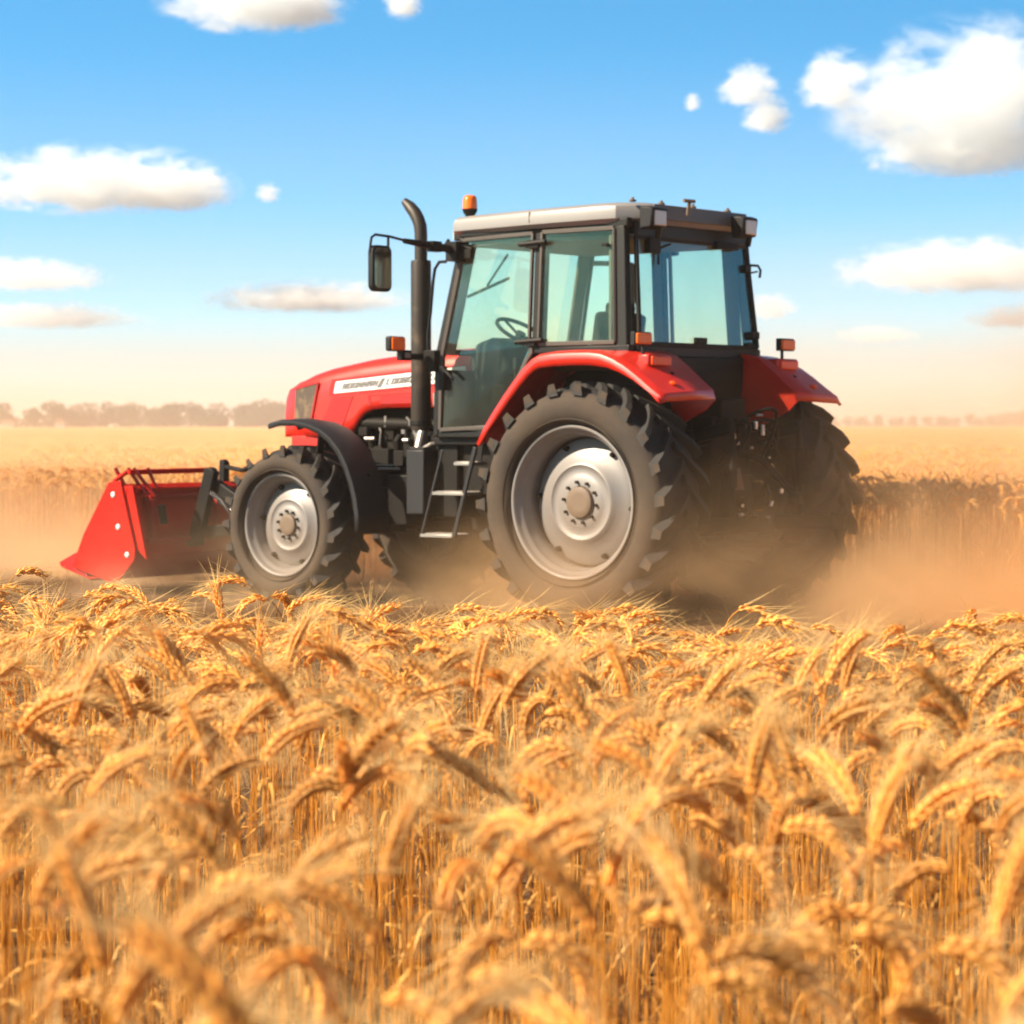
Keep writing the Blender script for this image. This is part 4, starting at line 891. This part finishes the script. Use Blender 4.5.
# distance along each column at which the lane's far edge is met: (T0 + F x + L y).. with y = -LANE
P0 = np.array(tw(0, -LANE)[:2]); Fd = np.array(Fv[:2])
def edge_dist(t):   # ray (t, 1)*s
    A = np.array([[t, -Fd[0]], [1., -Fd[1]]])
    if abs(np.linalg.det(A)) < 1e-3: return 60.
    s, u = np.linalg.solve(A, P0); return s if 0 < s < 300 else 300.
e0 = np.array([edge_dist(t) for t in cols])
gm = np.concatenate([np.linspace(0, 6, 60), 6 * (1300 / 6.) ** np.linspace(0, 1, 170)[1:]])
ok_ = e0 < 200; cols = cols[ok_]; e0 = e0[ok_]
S = e0[:, None] + 3.2 + gm[None, :]; X = cols[:, None] * S; Yg = S
amp = np.clip(1 - (gm[None] - 100) / 300, .35, 1)
Z = .60 + amp * (.10 * (vnoise(X * 6, Yg * 2.2, 1) - .5) + .09 * (vnoise(X * 1.4, Yg * .6, 2) - .5) + .12 * (vnoise(X * .12, Yg * .05, 3) - .5)) + .10 * np.clip(gm[None] / 40, 0, 1)
Z *= np.clip(.62 + .38 * gm[None] / 5, 0, 1); Z[:, 0] = .0
V = np.stack([X, Yg, Z], 2).reshape(-1, 3); m_ = len(gm); I0 = np.arange(len(cols) - 1)[:, None] * m_ + np.arange(m_ - 1)[None]
Q = np.stack([I0, I0 + 1, I0 + m_ + 1, I0 + m_], 2).reshape(-1, 4)[:, ::-1]
wf = np_mesh('wheat_field', V, np.full(len(Q), 4), Q.ravel(), ['canopy']); tag(wf, kind='stuff')
places = []
rs = np.random.RandomState(5)
for _ in range(4300):   # its edge along the lane, stalk by stalk
    u = rs.uniform(-7.5, 15); v = LANE + rs.uniform(0, 1) ** 1.2 * 1.4
    p = tw(u, -v)
    if abs(p.x) > .2 * p.y + 1.3: continue
    places.append((p.x, p.y, 0, rs.uniform(0, 6.28), rs.uniform(.92, 1.1), rs.randint(22), rs.normal(0, .05), rs.normal(0, .05)))
merged('wheat_edge_row', mid[:12] + mid[:10], places)
places = []
for _ in range(9000):
    u = rs.uniform(-8, 16); v = LANE + 1.1 + rs.uniform(0, 3.8)
    p = tw(u, -v)
    if abs(p.x) > .2 * p.y + 1.3: continue
    places.append((p.x, p.y, 0, rs.uniform(0, 6.28), rs.uniform(.92, 1.1), rs.randint(22), rs.normal(0, .05), rs.normal(0, .05)))
merged('wheat_stand', low, places)
places = []
for _ in range(30000):
    s = 17 + 45 * rs.rand() ** 1.3; t = rs.uniform(-.24, .24); p = Vector((t * s, s, 0)); rel = p - T0; v = -rel.dot(Lv)
    if v < LANE + 4.5: continue
    places.append((p.x, p.y, rs.uniform(-.14, -.02), rs.uniform(0, 6.28), rs.uniform(.92, 1.06), rs.randint(22), rs.normal(0, .05), rs.normal(0, .05)))
merged('wheat_ears', low, places[:11000])
# cut straw on the lane
V = []; F = []
for _ in range(9000):
    x = rs.uniform(-7, 7); y = rs.uniform(5.5, 24); rel = Vector((x, y, 0)) - T0
    if y < near_edge(x) or -rel.dot(Lv) > LANE: continue
    h = rs.uniform(.03, .13); a = rs.uniform(0, 6.28); tl = rs.normal(0, .05 if rs.rand() < .7 else .4, 2); w_ = .002; i = len(V)
    c, s_ = math.cos(a) * w_, math.sin(a) * w_
    V += [(x - c, y - s_, 0), (x + c, y + s_, 0), (x + tl[0] + c, y + tl[1] + s_, h), (x + tl[0] - c, y + tl[1] - s_, h)]; F.append((i, i + 1, i + 2, i + 3))
b = MB(); b.add(V, F); o = b.build('stubble', 'stubble', fix=False, smooth=0); tag(o, kind='stuff')

# ------------------------------------------------------------------ air: haze, dust, clouds
def vol_obj(name, mb, m): o = mb.build(name, m, smooth=0); return o
m = bpy.data.materials.new('haze_air'); m.use_nodes = True; t = m.node_tree; t.nodes.clear(); o_ = t.nodes.new('ShaderNodeOutputMaterial')
pv = N(t, 'ShaderNodeVolumePrincipled', Color=(1.0, .90, .80, 1), Density=.0008, Anisotropy=.25); t.links.new(pv.outputs[0], o_.inputs['Volume'])
M['haze'] = m
b = MB(); b.bb(-3300, 3300, -100, 3300, -1, 13.5); o = vol_obj('haze', b, 'haze'); tag(o, kind='stuff')

def dust_mat(name, dens, colr, zf, nscale, seed, thr=.42, gain=2.6):
    m = bpy.data.materials.new(name); m.use_nodes = True; t = m.node_tree; t.nodes.clear(); o_ = t.nodes.new('ShaderNodeOutputMaterial')
    tcn = t.nodes.new('ShaderNodeTexCoord')   # object coordinates, the box is -1..1 after scaling
    s = t.nodes.new('ShaderNodeSeparateXYZ'); t.links.new(tcn.outputs['Object'], s.inputs[0])
    g = t.nodes.new('ShaderNodeNewGeometry')
    mp = N(t, 'ShaderNodeMapping'); mp.inputs['Location'].default_value = (seed, seed * .7, 0); mp.inputs['Scale'].default_value = (1, 1, 1.3); t.links.new(g.outputs['Position'], mp.inputs[0])
    n = N(t, 'ShaderNodeTexNoise', Scale=nscale, Detail=4.0, Roughness=.55, Distortion=.4); t.links.new(mp.outputs[0], n.inputs['Vector'])
    nz = math_node(t, 'MULTIPLY', math_node(t, 'SUBTRACT', n.outputs[0], thr), gain, True)
    # soft ellipsoid falloff in x, y and exponential thinning with height
    def sq(a): return math_node(t, 'MULTIPLY', a, a)
    rr = math_node(t, 'ADD', sq(s.outputs[0]), sq(s.outputs[1])); rr = math_node(t, 'ADD', rr, math_node(t, 'MULTIPLY', sq(s.outputs[2]), .9))
    fo = math_node(t, 'SUBTRACT', 1.0, rr, True)
    ex = math_node(t, 'POWER', 2.718, math_node(t, 'MULTIPLY', math_node(t, 'ADD', s.outputs[2], 0.0), -zf))
    d = math_node(t, 'MULTIPLY', math_node(t, 'MULTIPLY', nz, fo), math_node(t, 'MULTIPLY', ex, dens))
    pv = N(t, 'ShaderNodeVolumePrincipled', Color=colr + (1,), Anisotropy=.3); t.links.new(d, pv.inputs['Density']); t.links.new(pv.outputs[0], o_.inputs['Volume']); return m
def ellips(name, m, c, r, label, rz=0.):
    b = MB(); b.lathe([(math.sin(a) , math.cos(a)) for a in np.linspace(.02, math.pi / 2 + .02, 9)], axis='z', n=24, caps=True)
    o = b.build(name, m, smooth=0); o.location = c; o.scale = r; o.rotation_euler = (0, 0, rz); tag(o, label, kind='stuff'); return o
M['dust_a'] = dust_mat('dust_trail', 3.5, (1.0, .69, .38), 4.0, .8, 3., .44, 4.2)
M['dust_b'] = dust_mat('dust_front', 3.2, (1.0, .76, .48), 4.0, .9, 11., .44, 3.6)
M['dust_c'] = dust_mat('dust_thin', .4, (.98, .75, .46), 1.4, .35, 7., .3, 2.)
ang = math.pi - TH
M['dust_d'] = dust_mat('dust_drift', 1.7, (1.0, .73, .45), 1.5, .6, 5., .38, 3.0)
ellips('dust', 'dust_a', tw(-3.0, -.35, .0), (6.2, 2.85, 1.8), 'brown dust boiling up behind and beside the rear wheels', ang)
ellips('dust', 'dust_b', tw(4.6, -.3, .0), (4.6, 2.9, 1.0), 'pale dust rolling out round the front wheels and the bucket', ang)
ellips('dust', 'dust_c', tw(-3.5, -5.1, 0), (14, 4.0, 3.3), 'thin veil of dust over the lane and the crop behind it', ang)

ellips('dust', 'dust_d', tw(-5.2, -1.9, .0), (5.4, 2.3, 3.1), 'tall tan dust hanging behind the tractor as high as the horizon', ang)
ellips('dust', 'dust_d', tw(9.0, -1.5, .0), (4.8, 2.6, 1.7), 'pale dust drifting ahead of the bucket along the crop edge', ang)

def cloud_mat(seed, sx, sy_, sz, dens, nsc):
    m = bpy.data.materials.new('cloud_vapour'); m.use_nodes = True; t = m.node_tree; t.nodes.clear(); o_ = t.nodes.new('ShaderNodeOutputMaterial')
    tcn = t.nodes.new('ShaderNodeTexCoord'); s = t.nodes.new('ShaderNodeSeparateXYZ'); t.links.new(tcn.outputs['Object'], s.inputs[0])
    mp = N(t, 'ShaderNodeMapping'); mp.inputs['Location'].default_value = (seed * 3.1, seed * 1.7, seed); mp.inputs['Scale'].default_value = (sx / nsc * .6, sy_ / nsc, sz / nsc * 1.15); t.links.new(tcn.outputs['Object'], mp.inputs[0])
    n = N(t, 'ShaderNodeTexNoise', Scale=1.0, Detail=10.0, Roughness=.68, Distortion=.5); t.links.new(mp.outputs[0], n.inputs['Vector'])
    def sq(a): return math_node(t, 'MULTIPLY', a, a)
    zl = math_node(t, 'MULTIPLY', math_node(t, 'ADD', s.outputs[2], .25), .8)   # flat underside: centre of the mass sits low
    zn = math_node(t, 'MAXIMUM', zl, math_node(t, 'MULTIPLY', zl, -1.9))
    rr = math_node(t, 'ADD', math_node(t, 'ADD', sq(s.outputs[0]), sq(s.outputs[1])), sq(zn))
    f = math_node(t, 'SUBTRACT', 1.0, math_node(t, 'POWER', rr, .5))
    d = math_node(t, 'ADD', math_node(t, 'MULTIPLY', f, 1.15), math_node(t, 'MULTIPLY', math_node(t, 'SUBTRACT', n.outputs[0], .5), 4.3))
    d = math_node(t, 'MULTIPLY', math_node(t, 'SUBTRACT', d, .36), 2.2, True)
    d = math_node(t, 'MULTIPLY', d, math_node(t, 'MULTIPLY', f, 5.0, True))
    d = math_node(t, 'MULTIPLY', d, dens)
    pv = N(t, 'ShaderNodeVolumePrincipled', Color=(.92, .97, 1, 1), Anisotropy=.0); t.links.new(d, pv.inputs['Density']); t.links.new(pv.outputs[0], o_.inputs['Volume']); return m
def cloud(i, x0, x1, y0, y1, label, dens=1.0, D=2400., parent=None):
    cx, cz = (x0 + x1) / 2, (y0 + y1) / 2; k = D / FPX
    g = 1.05 if i < 2 else 1.12 if y0 < 200 else 1.25; wx, wz = (x1 - x0) / 2 * k * g, (y1 - y0) / 2 * k * (g + .14); wy = wz * (5. if y0 > 235 else 2.6)
    m = cloud_mat(i + 1., wx, wy, wz, dens * 2.2 / (wz + 6), max(5., wz * .52)); M['cl%d' % i] = m
    b = MB(); b.bb(-1, 1, -1, 1, -1, 1); o = b.build('cloud', 'cl%d' % i, smooth=0); o.location = ((cx - 512) * k, D, CAMH + (425 - cz) * k); o.scale = (wx, wy, wz); 
    if parent:
        o.name = 'cloud_lobe'; o.parent = parent; o.matrix_parent_inverse = Matrix.LocRotScale(parent.location, None, parent.scale).inverted()
    else: tag(o, label, 'cloud', 'clouds in the blue sky')
    return o
CL = [
 (820, 1110, 26, 160, 'largest cloud, a heaped white mass at the upper right with a grey underside', 1.0),
 (-60, 244, 146, 216, 'long heaped cloud at the middle left with a smooth grey base', 1.0),
 (160, 352, -34, 32, 'white cloud cut by the top edge, left of the exhaust', .9),
 (382, 424, -12, 21, 'small puff at the top edge above the exhaust', .7),
 (714, 778, 66, 108, 'small ragged cloud above the cab roof, left of the big cloud', .7),
 (738, 792, 97, 134, 'small round cloud just under the ragged one', .7),
 (682, 702, 94, 112, 'tiniest white wisp above the cab roof', .5),
 (842, 1090, 242, 290, 'long flat cloud at the right, halfway down the sky', .6),
 (965, 1090, 305, 328, 'thin low cloud at the right edge', .4),
 (210, 412, 282, 312, 'long low cloud behind the mirror', .45),
 (-60, 106, 260, 290, 'low flat cloud at the left edge, upper of two', .45),
 (-50, 138, 303, 328, 'low thin cloud at the left edge, lower of two', .4),
 (256, 282, 183, 203, 'tiny puff right of the long left cloud', .5),
 (745, 795, 294, 318, 'faint peach cloud scrap just right of the cab', .25),
 (835, 915, 326, 342, 'faint long cloud streak above the right indicator lamp', .25),
]
made = [cloud(i, *c) for i, c in enumerate(CL)]
for k, (i, c) in enumerate([(0, (796, 868, 52, 112)), (0, (850, 1075, 118, 176)), (1, (120, 238, 162, 212)), (2, (250, 345, -14, 30))]): cloud(40 + k, *c, '', .8, 2390., made[i])
